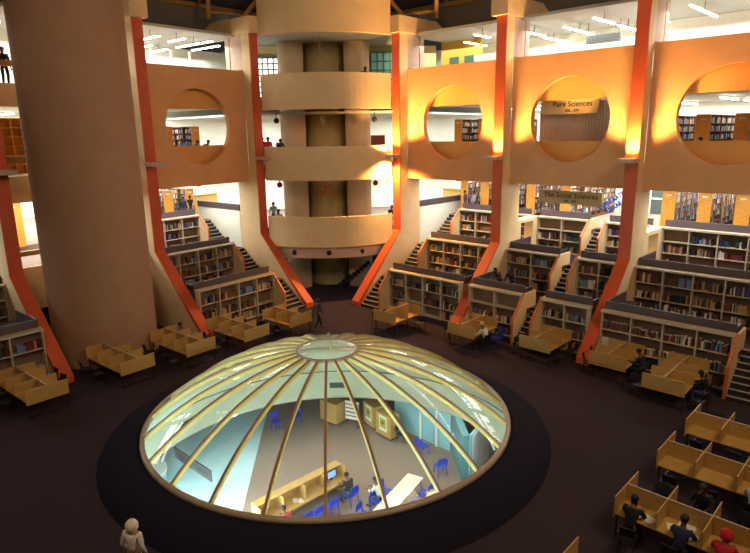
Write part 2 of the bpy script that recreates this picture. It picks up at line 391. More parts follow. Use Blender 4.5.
# floors behind the tower
for z in (4.3, 8.6, 12.9):
    mb = MB(); mb.prism([(-4.6, 20.5), (-4, 21.0), (4, 21.0), (4.6, 20.5), (16, 34), (-16, 34)], z - 0.3, z - 0.01, 'z'); struct(mb.build('floor_tower', lowcarpet))
mb = MB(); mb.prism([(-4.4, 20.0), (4.4, 20.0), (16, 34), (-16, 34)], 11.75, 11.9, 'z'); struct(mb.build('ceiling_tower', ceil))
mb = MB(); mb.prism([(-4.4, 20.0), (4.4, 20.0), (16, 34), (-16, 34)], 7.65, 7.8, 'z'); struct(mb.build('ceiling_tower', ceil))
mb = MB(); mb.box(-16, 16, 31, 31.2, 4.3, 16.4); struct(mb.build('wall_tower_back', white))
# round shafts and stair niche
for x0, x1, lab in ((-3.15, -1.5, 'left'), (1.15, 2.8, 'right')):
    mb = MB(); arc_wall(mb, x0, x1, 20.8, 0.35, 0, 16.3, 0.5)
    tag(mb.build('curved_shaft', mat('shaft_plaster', (200, 184, 158), 0.8, 0.05, 2)), f'pale curved shaft wall to the {lab} of the dark stair niche', 'shaft', 'curved shafts beside the stair niche')
mb = MB(); P = arc_pts(-1.6, 1.2, 21.0, 0.2)
mb.lathe([(1.25, 0.0), (1.25, 16.3), (1.4, 16.3), (1.4, 0)], 24, c=(-0.18, 22.6), closed=True)
tag(mb.build('stair_drum', darkgreen), 'dark olive round stair core seen between the pale shafts', 'stair core')
mb = MB()
mb.box(-1.62, -1.5, 21.2, 24.2, 0, 16.3); mb.box(1.15, 1.27, 21.2, 24.2, 0, 16.3); mb.box(-2.6, 2.5, 24.2, 24.3, 0, 16.3)
struct(mb.build('wall_niche', darkgreen))
for k, z in enumerate((4.3, 8.6, 12.9)):
    if k < 2:
        t = thing('spiral_handrail', ['dark sloping handrail round the stair core on the first level', 'dark sloping handrail round the stair core on the second level'][k], 'handrail')
        pts = [(-0.18 + 1.3 * math.cos(a), 22.6 + 1.3 * math.sin(a), z + 0.45 + (a - PI * 1.15) * 0.95) for a in [PI * 1.15 + PI * 0.7 * i / 16 for i in range(17)]]
        MB().tube(pts, 0.045).build('rail', blackm, t)
        mb = MB()
        for i in range(5): mb.box(1.25 - 0.0, 1.45, 21.2 + 0.0 + i * .05, 21.5 + i * .05, z + 0.2 + i * 0.26, z + 0.3 + i * 0.26)
        tag_step = mb.build('steps', stepm, t)
t = thing('winding_steps', 'dark steps rising at ground level below the curved balconies', 'stairs')
for i in range(9):
    MB().box(0.4 + i * 0.24, 0.7 + i * 0.24, 20.2, 21.0, i * 0.2, 0.2 + i * 0.2).build('step', stepm, t)
# hanging level numbers
for ch, z, colr, lab in (('4', 15.25, mat('dim_number', (140, 132, 100), 0.7), 'pale hanging number 4 in the top opening of the central tower'), ('3', 11.1, mat('dim_number', (140, 132, 100), 0.7), 'pale hanging number 3 in the middle opening of the central tower'),
                         ('2', 6.95, redsign, 'red hanging number 2 in the lowest opening of the central tower')):
    t = thing('level_number', lab, 'sign', (-0.35, 18.6, z), group='hanging level numbers')
    text_mesh('digit', ch, 0.85, colr, t, (0, 0, 0), (PI / 2, 0, 0), 0.03)
    MB().bar((0, 0.02, 0.3), (0, 0.02, {'4': 1.05, '3': 0.75, '2': 0.8}[ch]), 0.025, 6).build('hanger', colr, t)
# gridded windows on the top and ground level of the tower
def grid_window(name, label, loc, w_, h, nx, nz, gm, fm, rz=0):
    t = thing(name, label, 'window', loc, rz)
    MB().box(0, w_, 0.0, 0.04, 0, h).build('pane', gm, t); mb = MB()
    for i in range(nx + 1): mb.box(w_ * i / nx - 0.04, w_ * i / nx + 0.04, -0.07, 0.08, 0, h)
    for i in range(nz + 1): mb.box(0, w_, -0.065, 0.075, h * i / nz - 0.04, h * i / nz + 0.04)
    mb.build('glazing_bars', fm, t); return t
grid_window('gridded_window', 'bright gridded window behind the top balcony, left of the shafts', (-5.4, 22.4, 12.89), 2.2, 2.6, 6, 7, winm, framegrey)
grid_window('gridded_window', 'greenish gridded window behind the top balcony, right of the shafts', (3.0, 22.4, 12.89), 2.6, 2.9, 6, 5, winm2, framegrey)
grid_window('gridded_window', 'small green gridded window low beside the left central fin', (-5.2, 23.0, 1.2), 2.2, 1.5, 6, 4, winm2, framegrey)
mb = MB(); mb.box(5.7, 7.6, 23.3, 23.5, 12.9, 16.3); mb.box(-6, 6, 23.3, 23.5, 15.9, 16.3); mb.box(2.2, 3.0, 22.6, 22.8, 12.9, 16.3)
struct(mb.build('wall_upper_rear', beige))
mb = MB(); mb.box(-8, -2.5, 23.6, 23.8, 0, 4.0); mb.box(2.5, 8, 23.6, 23.8, 0, 4.0); struct(mb.build('wall_ground_rear', darkwood))
# small round lamps under the balconies
for x, z, lab in ((-3.25, 11.35, 'dark round lamp under the top balcony, left of the number 3'), (3.0, 11.35, 'dark round lamp under the top balcony, right of the number 3'),
                  (-3.25, 7.3, 'small red lamp under the middle balcony, left of the number 2'), (3.0, 7.3, 'small red lamp under the middle balcony, right of the number 2')):
    t = thing('globe_lamp', lab, 'lamp', (x, 19.2, z)); MB().ball((0, 0, 0), 0.18, 12, 8).build('globe', redsign if z < 8 else blackm, t)
    MB().bar((0, 0, 0.15), (0, 0, 0.45), 0.03).build('stem', blackm, t)

for s, lab in (('R', 'small red-brown lamp under the screen wall right of the tower'), ('L', 'small red-brown lamp under the screen wall left of the tower')):
    t = thing('globe_lamp', lab, 'lamp', F(s, 1.3 , 5.0, 7.3)); MB().ball((0, 0, 0), 0.2, 12, 8, (1.3, 1.3, 0.7)).build('globe', redsign, t); MB().bar((0, 0, 0.1), (0, 0, 0.42), 0.03).build('stem', blackm, t)
# ------------------------------------------------------------------ orange fins
LP = {('R', 0): 480, ('R', 1): 360, ('R', 2): 400}
finlab = {('R', 0): 'orange-edged concrete fin right of the central tower', ('R', 1): 'orange-edged fin between the first and second round openings right of the tower',
          ('R', 2): 'wide bright orange-edged fin right of the Pure Sciences opening', ('R', 3): 'orange-edged fin at the far right edge',
          ('L', 0): 'orange-edged concrete fin left of the central tower', ('L', 1): 'orange-edged fin just right of the big round tower', ('L', 2): 'orange-edged fin at the left edge of the hall, left of the big round tower'}
for (s, k), lab in finlab.items():
    u = FIN[k]; m = sg(s)
    t = thing('splayed_fin', lab, 'pillar', F(s, u, 0, 0), rotz(s), 'splayed orange fins')
    back = 4.15 if (k or 0) >= 0 else 2
    mb = MB(); mb.prism([(-3.93, 0), (0.04, 4.3), (0.04, 16.4), (0.75, 16.4), (0.75, 7.6), (1.95, 7.6), (1.95, 5.35), (2.3, 5.35), (2.3, 0)], -0.3, 0.3, 'x'); mb.build('body', cream, t)
    mb = MB(); mb.prism([(-4.0, 0), (-4.0, 0.3), (-0.03, 4.3), (-0.03, 16.4), (0.04, 16.4), (0.04, 4.3), (-3.93, 0)], -0.302, 0.302, 'x'); mb.build('orange_face', orange, t)
    # rear wall with a pierced opening at the upper terrace
    mb = MB()
    if k == 0: mb.box(-0.3, 0.3, 2.3, 5.0, 0, 4.6)
    else: mb.box(-0.3, 0.3, 2.3, 4.6, 0, 3.95); mb.box(-0.3, 0.3, 2.3, 4.6, 5.15, 5.35); mb.box(-0.3, 0.3, 3.75, 4.6, 3.95, 5.15)
    mb.build('rear_wall', cream, t)
    mb = MB(); mb.box(-0.28, 0.28, 0.75, 1.9, 14.4, 16.4); mb.box(-0.28, 0.28, 2.0, 2.4, 14.15, 16.4); mb.build('rear_column', pinkish, t)
    # corbel beam on top
    mb = MB(); mb.prism([(-0.3, 16.4), (-0.3, 17.35), (3.4, 17.35), (4.6, 16.75), (4.6, 16.4)], -0.5, 0.5, 'x'); mb.build('corbel', cream, t)
    # strut from the corbel to the roof
    mb = MB(); mb.bar((0, 0.8, 17.35), (-m * 1.6, -2.4, 20.8), 0.17, square=True); mb.build('strut', timber, t)

# uplight troughs on the fins
def uplight(s, k, on, down=False):
    t = thing('fin_uplight', f'{"lit" if on else "unlit"} trough lamp on the {["first","second","third"][k]} fin to the {SIDE[s]} of the central tower', 'lamp', F(s, FIN[k], -0.06, 8.95), rotz(s), 'trough lamps on the fins')
    mb = MB(); mb.box(-0.42, 0.42, -0.72, -0.68, 0, 0.2); mb.box(-0.42, 0.42, -0.02, 0.02, 0, 0.2); mb.box(-0.42, 0.42, -0.7, 0, 0, 0.03); mb.box(-0.42, -0.38, -0.7, 0, 0, 0.2); mb.box(0.38, 0.42, -0.7, 0, 0, 0.2)
    mb.build('trough', pinkish, t)
    MB().bar((-0.3, -0.3, 0.1), (0.3, -0.3, 0.1), 0.05, 8).build('lamp_tube', mat('lit_sodium_tube', (255, 210, 120), 0.5, emit=(255, 190, 90), estr=30) if on else paper, t)
    if on:
        for dz, pw, rx in ([(0.3, LP[(s, k)], PI)] + ([(-0.1, LP[(s, k)] * 0.9, 0)] if down else [])):
            L = bpy.data.lights.new('fin_spot', 'SPOT'); L.energy = pw * 9; L.color = (1.0, 0.50, 0.14); L.spot_size = math.radians(138); L.spot_blend = 0.5; L.shadow_soft_size = 0.2
            o = bpy.data.objects.new('fin_spot', L); C.objects.link(o); o.location = F(s, FIN[k], -0.5, 8.95 + dz) if k else F(s, 0.3, -0.95, 8.95 + dz); o.rotation_euler = (rx, 0, 0)
uplight('R', 0, True, True); uplight('R', 1, True); uplight('R', 2, True)
uplight('L', 0, False); uplight('L', 1, False); uplight('L', 2, False)

# ------------------------------------------------------------------ roof timbers
k = 0
for s in 'RL':
    for u in (1.5, 2.8, 4.1, 5.4, 6.7, 9, 10.5, 12):
        mb = MB(); mb.bar((0, 0, 0), (0, -5.0, 3.1), 0.09, square=True)
        o = mb.build('roof_rafter', timber); place(o, s, u, 3.3, 18.25); tag(o, f'timber rafter under the {SIDE[s]} roof, {ORD[(1.5, 2.8, 4.1, 5.4, 6.7, 9, 10.5, 12).index(u)]} from the tower', 'rafter', f'roof rafters on the {SIDE[s]}')
    mb = MB(); mb.box(-12, 12, -0.15, 0.15, -0.12, 0.12); o = mb.build('roof_purlin', timber); place(o, s, 9, 3.25, 18.2)
    tag(o, f'long dark timber purlin along the roof foot on the {SIDE[s]}', 'beam')
    t = thing('roof_truss', f'pair of yellow-brown timber braces above the fin {SIDE[s]} of the drum', 'truss', F(s, 1.6, 2.0, 17.3), rotz(s))
    MB().bar((0, 0, 0), (sg(s) * 1.0, -1.5, 3.6), 0.16, square=True).build('brace', timber, t)
    MB().bar((-sg(s) * 1.4, -0.6, 0.35), (sg(s) * 0.2, 0, 0.35), 0.1, square=True).build('tie', timber, t)

# ================================================================== BOOKCASES, COUNTERS, STAIRS
SB = MB(); SBm = list(BM.keys())          # the books beyond the nearest 300
bookproto = {}
n_books = [0]
def book_mesh(colr, wq, hq):
    key = (colr, wq, hq)
    if key not in bookproto:
        m = MB(); W2, H2, D2 = wq, hq, 0.2
        m.box(-W2 / 2, W2 / 2, 0, 0.004 + 0.0, 0.0, H2); m.box(-W2 / 2, -W2 / 2 + 0.004, 0.004, D2, 0, H2); m.box(W2 / 2 - 0.004, W2 / 2, 0.004, D2, 0, H2)
        m.m = 1; m.box(-W2 / 2 + 0.004, W2 / 2 - 0.004, 0.006, D2 - 0.006, 0.004, H2 - 0.005)
        o = m.build('book', [BM[colr], paper]); me = o.data; bpy.data.objects.remove(o); bookproto[key] = me
    return bookproto[key]
def book_row(s, u0, u1, v, z, hmax, fill, indiv=None, r=random, height=(0.27, 0.42)):
    """books along a shelf; x runs in the flank's own frame"""
    x = u0 + 0.02; end = u0 + (u1 - u0) * fill; base = r.choice(BW); runh = r.uniform(*height); 
    while x < end:
        wd = r.choice((0.04, 0.055, 0.065, 0.08)); 
        if r.random() < 0.25: base = r.choice(BW); runh = r.uniform(*height)
        h = min(hmax - 0.03, round((runh + r.uniform(-0.03, 0.03)) / 0.03) * 0.03)
        colr = base if r.random() < 0.6 else r.choice(BW)
        if r.random() < 0.05: x += r.uniform(0.05, 0.2); continue
        lean = 0.0
        if r.random() < 0.06: lean = r.uniform(0.12, 0.3)
        if x + wd + h * math.sin(lean) > u1: break
        uc = x + wd / 2 + (h * math.sin(lean)) / 2
        if indiv is not None and n_books[0] < 300:
            o = bpy.data.objects.new('book', book_mesh(colr, wd, round(h, 3))); C.objects.link(o); place(o, s, uc, v, z)
            if lean: o.rotation_euler = (0, lean * sg(s) * 0.9, rotz(s)); o.location = F(s, uc - h * math.sin(lean) / 2, v, z + wd / 2 * math.sin(lean))
            tag(o, f'{colr} book ' + indiv, 'book', 'books ' + indiv); n_books[0] += 1
        else:
            SB.m = SBm.index(colr); dx = h * math.sin(lean) / 2
            a = [F(s, uc + e * wd / 2 + o2, v + d, zz) for zz, o2 in ((z, -dx), (z + h, dx)) for e, d in ((-1, 0), (1, 0), (1, 0.2), (-1, 0.2))]
            SB.add(a, [(0, 3, 2, 1), (4, 5, 6, 7), (0, 1, 5, 4), (1, 2, 6, 5), (2, 3, 7, 6), (3, 0, 4, 7)])
        x += wd + 0.004 + h * math.sin(lean)

TIER = ['lowest', 'middle', 'upper']
TOPZ = [2.42, 3.86, 5.38]
rb = random.Random(11)
def bay_name(s, b, i):
    base = {('R', 0): 'beside the stairs just right of the central tower', ('R', 1): ['between the second fin and the middle stairs', 'between the middle stairs and the third fin'][i],
            ('R', 2): 'in the wide bay at the far right', ('L', 0): 'in the bay left of the central tower', ('L', 2): 'at the far left edge'}[(s, b)]
    return base
def bookcase(s, b, i, k, u0, u1):
    v = VA[k]; z0 = ZS[k]; z1 = TOPZ[k]; L = u1 - u0; n = max(1, round(L / 1.29)); cw = L / n; D = 0.4
    t = thing('bookcase', f'{TIER[k]} long cream bookcase {bay_name(s, b, i)}', 'bookcase', F(s, (u0 + u1) / 2, v, z0), rotz(s), 'terraced cream bookcases')
    H = z1 - z0; mb = MB(); mb.box(-L / 2 - 0.04, L / 2 + 0.04, -0.03, D, H - 0.09, H); mb.build('top_board', shelfm, t)
    mb = MB(); mb.box(-L / 2, L / 2, D - 0.03, D, 0, H - 0.09); mb.build('back_panel', shelfback, t)
    for j in range(n + 1):
        x = -L / 2 + j * cw; x = min(max(x, -L / 2 + 0.03), L / 2 - 0.03); mb = MB(); mb.box(x - 0.03, x + 0.03, 0, D - 0.03, 0, H - 0.09); mb.build('upright', shelfm, t)
    zz = [0.1] + [H - 0.09 - 0.62 * q - 0.03 for q in (3, 2, 1) if H - 0.09 - 0.62 * q > 0.4]
    if k == 0: zz = [0.1, 0.72, 1.56]
    else: zz = [0.1, 0.72, 1.5] if H > 2.2 else zz
    for q, hz in enumerate(zz):
        mb = MB(); mb.box(-L / 2 + 0.03, L / 2 - 0.03, 0.005, D - 0.03, hz - 0.04, hz); mb.build('shelf', shelfm, t)
    mb = MB(); mb.box(-L / 2, L / 2, 0.02, 0.05, 0, 0.06); mb.build('plinth', shelfback, t)
    for j in range(n):
        a = u0 + j * cw + 0.06; c = u0 + (j + 1) * cw - 0.04
        for q, hz in enumerate(zz):
            if rb.random() < 0.04: continue
            ind = None
            if s == 'R' and b == 2 and k == 0 and q >= 1:
                ind = f'on the {["bottom","lower","top"][q]} shelf, {["first","second","third","fourth"][j]} section from the fin, lowest far-right bookcase'
            hm = (zz[q + 1] if q + 1 < len(zz) else H - 0.09) - hz - 0.05
            book_row(s, a, c, v + 0.08, z0 + hz + 0.001, hm, rb.uniform(0.82, 1.0), ind, rb)
def counter(s, b, i, k, u0, u1):
    v = VA[k] + 0.41; z = TOPZ[k]; L = u1 - u0
    lab = f'dark reading counter behind the {TIER[k]} bookcase {bay_name(s, b, i)}'
    t = thing('reading_counter', lab, 'counter', F(s, (u0 + u1) / 2, v, ZS[k + 1]), rotz(s), 'dark counters on the bookcase tops')
    h = z - ZS[k + 1]
    MB().box(-L / 2, L / 2, 0, 0.07, 0, h + 0.36).build('front_board', darkband, t)
    if k < 2:
        if not (s, b) in (('R', 0), ('L', 0)) and i == 0:
            x0, x1 = sorted((-L / 2 * sg(s), (-L / 2 + 0.07) * sg(s))); MB().box(x0, x1, 0.07, 2.3, 0, h + 0.36).build('return_board', darkband, t)
            x0, x1 = sorted(((-L / 2 + 0.07) * sg(s), (-L / 2 + 0.75) * sg(s))); MB().box(x0, x1, 0.85, 2.3, h - 0.14, h - 0.1).build('return_desk', darkdesk, t)
        MB().box(-L / 2, L / 2, 0.07, 0.85, h - 0.14, h - 0.1).build('desk_top', darkdesk, t)
        n = max(2, round(L / 0.95))
        for j in range(n + 1):
            x = -L / 2 + 0.03 + (L - 0.06) * j / n
            m = MB(); m.box(x - 0.015, x + 0.015, 0.07, 0.8, h - 0.1, h + 0.2); o = m.build('divider', darkdesk, t)
            m = MB(); m.box(x - 0.018, x + 0.018, 0.07, 0.8, h + 0.2, h + 0.212); m.build('divider_edge', greym, o)
def stair(s, b, k, u0, u1):
    z0 = ZS[k]; z1 = ZS[k + 1]; vs = VA[k] - 0.85; n = 8; rise = (z1 - z0) / n; run = 2.15 / n
    t = thing('staircase', f'dark steps past the {TIER[k]} bookcases, ' + {('R', 0): 'just right of the central tower', ('R', 1): 'between second and third right fins',
              ('R', 2): 'at the far right edge', ('L', 0): 'just left of the central tower', ('L', 2): 'beyond the left edge'}[(s, b)], 'stairs', F(s, (u0 + u1) / 2, vs, z0), rotz(s), 'dark flights of steps')
    hw = (u1 - u0) / 2
    for j in range(n):
        o = MB().box(-hw, hw, j * run, 2.19 + 0.001 * j, j * rise, (j + 1) * rise).build('step', stepm, t)
        MB().box(-hw, hw, j * run - 0.012, j * run + 0.03, (j + 1) * rise - 0.035, (j + 1) * rise + 0.006).build('nosing', nosing, o)
    ht = TOPZ[k] - z0 + 0.02
    # sloping side parapets with an orange coping
    sides = []
    if u0 - FIN[b] > 0.6: sides.append(-1)
    if FIN[b + 1] - u1 > 0.5 or (s, b) == ('R', 2): sides.append(1)
    for e in sides:
        x0 = (hw + 0.0) * e; x1 = (hw + 0.1) * e; e2 = e * sg(s)
        x0, x1 = sorted((hw * e2, (hw + 0.1) * e2))
        prof = [(0, 0), (2.2, 0), (2.2, ht), (0.98, ht), (0, 1.32)]
        p = MB().prism(prof, x0, x1, 'x').build('side_parapet', cream, t)
        MB().prism([(-0.03, 0), (0.01, 0), (0.01, 1.3), (1.0, ht - 0.02), (1.0, ht + 0.03), (0.96, ht + 0.03), (-0.03, 1.35)], x0 - 0.006, x1 + 0.006, 'x').build('coping', orange_trim, p)
for (s, b), d in bays.items():
    for k in range(3):
        for i, (u0, u1) in enumerate(d['cases']):
            bookcase(s, b, i, k, u0, u1); counter(s, b, i, k, u0, u1)
        if (s, b) != ('L', 2): stair(s, b, k, *d['stair'])
# return parapet of the reading floor beside the inner stairs
for s in 'RL':
    t = thing('landing_parapet', f'bright plastered landing parapet with dark rail beside the upper steps, {SIDE[s]} of the tower', 'parapet', F(s, 0.26, 2.3, 0), rotz(s))
    m = sg(s)
    MB().box(-0.06, 0.06, -0.3, 4.4, 3.2, 5.65).build('wall_face', white, t)
    MB().box(-0.09, 0.09, -0.3, 4.4, 5.65, 6.05).build('dark_rail', darkband, t)

# ================================================================== LIBRARY RANGES ON THE READING FLOORS
def library_range(s, lv, u0, u1, v0, v1, where, hz=2.05, rows=5):
    z = ZF[lv]; w_ = u1 - u0; L = v1 - v0
    t = thing('library_range', f'oak-ended book range, {where}', 'bookshelf', F(s, (u0 + u1) / 2, v0, z), rotz(s), 'oak-ended book ranges on the reading floors')
    MB().box(-w_ / 2, w_ / 2, -0.04, 0, 0, hz).build('end_panel', oak2, t)
    MB().box(-0.14, 0.14, -0.055, -0.041, hz - 0.28, hz - 0.2).build('call_number_card', paper, t)
    m = MB(); m.box(-0.02, 0.02, 0, L, 0, hz)
    for q in range(rows + 1): m.box(-w_ / 2 + 0.01, w_ / 2 - 0.01, 0, L, 0.1 + q * (hz - 0.13) / rows - 0.02, 0.1 + q * (hz - 0.13) / rows)
    for j in range(int(L / 1.0) + 1): m.box(-w_ / 2 + 0.01, w_ / 2 - 0.01, j * 1.0, j * 1.0 + 0.03, 0, hz)
    m.build('shelving', mat('brown_shelving', (120, 88, 56), 0.7, 0.1, 3), t)
    e = 1                                    # the side turned to the hall's open end
    for q in range(rows):
        zz = z + 0.1 + q * (hz - 0.13) / rows + 0.001
        if lv == 1 and q < 1: continue
        for j in range(int(L / 1.0)):
            if rb.random() < 0.04: continue
            y = v0 + j + 0.04; end = y + 0.94 * rb.uniform(0.8, 1)
            while y < end - 0.08:
                wd = rb.choice((0.04, 0.06, 0.08)); h = rb.uniform(0.2, 0.31)
                SB.m = SBm.index(rb.choice(['white', 'light blue', 'tan', 'brown', 'grey', 'dark red', 'dark green', 'navy blue', 'tan', 'brown', 'grey', 'maroon', 'black']))
                uf = u1 - 0.03; a = [F(s, uu, vv, z3) for z3 in (zz, zz + h) for uu, vv in ((uf - 0.2, y), (uf, y), (uf, y + wd), (uf - 0.2, y + wd))]
                SB.add(a, [(0, 3, 2, 1), (4, 5, 6, 7), (0, 1, 5, 4), (1, 2, 6, 5), (2, 3, 7, 6), (3, 0, 4, 7)]); y += wd + 0.005
for i, (a, c) in enumerate(((0.8, 1.4), (2.45, 3.1), (4.2, 4.85), (6.0, 6.6), (8.35, 9.0))): library_range('R', 1, a, c, 6.0, 13.0, f'{ORD[i]} from the tower on the right, first reading floor', 2.55, 7)
for i, (a, c) in enumerate(((14.4, 15.1), (16.25, 16.9), (18.0, 18.7), (19.8, 20.5))): library_range('R', 1, a, c, 6.0, 13.0, f'{ORD[i]} past the blue sign at the far right, first reading floor', 2.35, 7)
for i, (a, c) in enumerate(((1.08, 1.67), (2.67, 3.37), (4.3, 5.0))): library_range('L', 1, a, c, 6.0, 12.0, f'{ORD[i]} from the tower on the left, first reading floor', 2.2, 6)
for i, (a, c) in enumerate(((12.4, 13.3),)): library_range('L', 1, a, c, 5.0, 12.0, 'behind the big round tower, first reading floor', 2.4, 6)
for i, (a, c) in enumerate(((14.6, 14.95), (16.2, 16.8), (17.95, 18.5), (19.6, 20.2))): library_range('R', 2, a - 0.1, c, 4.6, 11.0, f'{ORD[i]} seen through the far-right round opening', 2.55, 6)
for i, (a, c) in enumerate(((0.9, 1.5), (2.8, 3.25))): library_range('R', 2, a, c, 5.0, 12.0, f'{ORD[i]} seen through the round opening next to the tower', 2.7, 6)
for i, (a, c) in enumerate(((0.9, 1.5), (2.9, 3.5))): library_range('L', 2, a, c, 5.0, 10.0, f'{ORD[i]} seen through the left round opening', 2.5, 6)
t = thing('pigeonhole_cabinet', 'orange wooden pigeonhole cabinet behind the fin at the left edge', 'cabinet', F('L', 12.6, 6.2, 8.6), rotz('L'))
m = MB(); W2 = 2.6
m.box(-W2 / 2, W2 / 2, 0.38, 0.4, 0, 3.0)
for i in range(6): m.box(-W2 / 2 + i * 0.51, -W2 / 2 + i * 0.51 + 0.04, 0, 0.38, 0, 3.0)
for i in range(7): m.box(-W2 / 2, W2 / 2, 0, 0.38, i * 0.49, i * 0.49 + 0.04)
m.build('carcass', oak2, t)
o = SB.build('shelved_books', [BM[k] for k in SBm]); tag(o, 'rows of many-coloured book spines filling the other bookcases and ranges', 'books', kind='stuff')

# walls and counters inside the reading floors
def fthing(name, label, cat, s, u, v, z, dr=0, group=None): return thing(name, label, cat, F(s, u, v, z), rotz(s) + dr, group)
for s, u0, u1, v, lv, m_, lab in (('R', 8.7, 13.8, 2.3, 2, corrug, 0),):
    t = fthing('folding_partition', 'grey ribbed folding partition behind the Pure Sciences opening', 'partition', s, (u0 + u1) / 2, v, ZF[lv])
    m = MB(); n = 34; L = u1 - u0
    for i in range(n): 
        a = -L / 2 + L * i / n; m.box(a + 0.012, a + L / n - 0.012, -0.03, 0.03, 0, 3.35)
    m.box(-L / 2, L / 2, 0.0, 0.02, 0, 3.38); m.build('ribs', corrug, t)
t = fthing('hanging_sign', 'cream Pure Sciences sign inside the third round opening', 'sign', 'R', 10.6, 1.9, 11.3)
MB().box(-1.6, 1.6, -0.03, 0.03, 0.02, 0.78).build('board', signcream, t)
text_mesh('lettering', 'Pure Sciences', 0.4, signtext, t, (0.15, -0.036, 0.52), (PI / 2, 0, 0)); text_mesh('numbers', '500 - 599', 0.2, signtext, t, (0.15, -0.036, 0.18), (PI / 2, 0, 0))
t = fthing('hanging_sign', 'long cream The Social Sciences sign over the middle stairs', 'sign', 'R', 10.75, 2.2, 6.5)
MB().box(-1.85, 1.85, -0.03, 0.03, 0, 0.72).build('board', signcream, t)
text_mesh('lettering', 'The Social Sciences', 0.4, signtext, t, (0.05, -0.036, 0.46), (PI / 2, 0, 0)); text_mesh('numbers', '300 - 399', 0.19, signtext, t, (0.05, -0.036, 0.15), (PI / 2, 0, 0))
for x in (-1.6, 1.6): MB().bar((x, 0, 0.7), (x, 0, 1.25), 0.015).build('hanger', greym, t)
t = fthing('information_sign', 'blue slanting cut-out lettering hanging left of the third fin', 'sign', 'R', 13.35, 2.2, 6.75)
text_mesh('lettering', 'INFORMATION\nLIBRARIAN', 0.34, bluesign, t, (0, 0, 0.05), (PI / 2, -0.66, 0), 0.03, 0.8)
for y in (-0.6, 0.6): MB().bar((y, 0, 0.1 + y * .7), (y, 0, 0.95), 0.012).build('hanger', greym, t)
# service desks beside the tower on the first reading floor
for s, u, v, lab in (('R', -0.4, 7.6, 'pale oak service desk behind the landing parapet right of the tower'), ('L', -0.4, 7.6, 'pale oak service desk behind the landing parapet left of the tower')):
    t = fthing('service_desk', lab, 'desk', s, u, v, 4.8)
    MB().box(-1.6, 1.6, 0, 0.08, 0, 1.5).build('front_panel', oak, t); MB().box(-1.7, 1.7, -0.1, 0.7, 1.5, 1.55).build('desk_top', oak, t)
t = fthing('glazed_door', 'white framed glazed door at the head of the middle stairs', 'door', 'R', 11.2, 13.5, 4.8)
m = MB(); m.box(-0.9, -0.8, 0, 0.1, 0, 3.2); m.box(0.8, 0.9, 0, 0.1, 0, 3.2); m.box(-0.04, 0.04, 0, 0.1, 0, 3.2); m.box(-0.9, 0.9, 0, 0.1, 3.1, 3.2); m.box(-0.9, 0.9, 0, 0.1, 1.0, 1.1); m.build('frame', white, t)
MB().box(-0.8, 0.8, 0.04, 0.06, 0, 3.1).build('pane', framegrey, t)
# top floor furniture: olive wall with dark door, grey lockers
t = fthing('olive_partition', 'olive partition with dark green doors on the top floor right of the tower', 'partition', 'R', 1.3, 5.0, 12.9)
m = MB(); m.box(-1.6, 1.6, 0, 0.1, 0, 3.4); m.build('panel', mat('olive_paint', (190, 160, 60), 0.7), t)
for x in (-0.9, 0.3): MB().box(x, x + 0.75, -0.04, 0, 0, 2.4).build('door', greendk, t)
t = fthing('grey_cabinet', 'light grey cabinet beside the olive partition on the top floor', 'cabinet', 'R', 3.6, 4.6, 12.9)
MB().box(-1.0, 1.0, 0, 0.5, 0, 2.3).build('body', mat('light_grey_steel', (196, 190, 176), 0.5), t); MB().box(-0.01, 0.01, -0.012, 0, 0.05, 2.25).build('door_gap', greym, t)
for u in (2.2, 3.5, 4.8, 6.0):
    t = fthing('window_mullion', f'thin white glazing post on the top floor, number {int(u)} left bay', 'post', 'L', u, 3.4, 12.9, group='white glazing posts on the top floor left of the tower')
    t['label'] = 'thin white glazing post, top floor left of the tower, ' + {2.2: 'nearest the tower', 3.5: 'second from the tower', 4.8: 'third from the tower', 6.0: 'farthest from the tower'}[u]
    MB().box(-0.05, 0.05, 0, 0.08, 0, 2.6).build('post', white, t)
# fluorescent tubes
def tubes(s, lst, z, where, grp):
    for q, (u, v0, v1) in enumerate(sorted(lst)):
        L = v1 - v0
        t = fthing('fluorescent_fitting', where + f', {ORD[q]} outward', 'lamp', s, u, (v0 + v1) / 2, z, group=grp)
        MB().box(-0.07, 0.07, -L / 2, L / 2, 0.03, 0.08).build('housing', white, t)
        MB().box(-0.05, 0.05, -L / 2 + 0.03, L / 2 - 0.03, -0.02, 0.03).build('tube', tubem, t)
        MB().bar((0, 0, 0.08), (0, 0, {15.9: 0.44, 12.0: 0.2, 7.5: 0.2}[z]), 0.02).build('rod', greym, t)
tubes('R', [(11.73, 1.6, 4.2), (11.7, 4.7, 7.5), (9.42, 3.0, 7.0), (7.2, 2.6, 5.2), (6.9, 5.6, 8.1), (16.12, 1.9, 6.2), (18.4, 2.5, 7), (13.0, 6, 8.0), (4.7, 1.5, 3.2), (4.7, 4.0, 6.5), (2.6, 3.5, 6.0), (20.5, 2, 7), (13.9, 2, 6)], 15.9,
      'white tube light, top floor ceiling, right of tower', 'top floor tubes on the right')
tubes('L', [(5.25, 1.6, 3.5), (3.7, 1.5, 3.2), (2.05, 1.2, 5.0), (2.05, 6.0, 8.0), (0.6, 2.5, 5.5), (6.3, 3, 6), (3.7, 5.0, 8.0), (12.8, 3, 6), (14, 5, 8)], 15.9,
      'white tube light, top floor ceiling, left of tower', 'top floor tubes on the left')
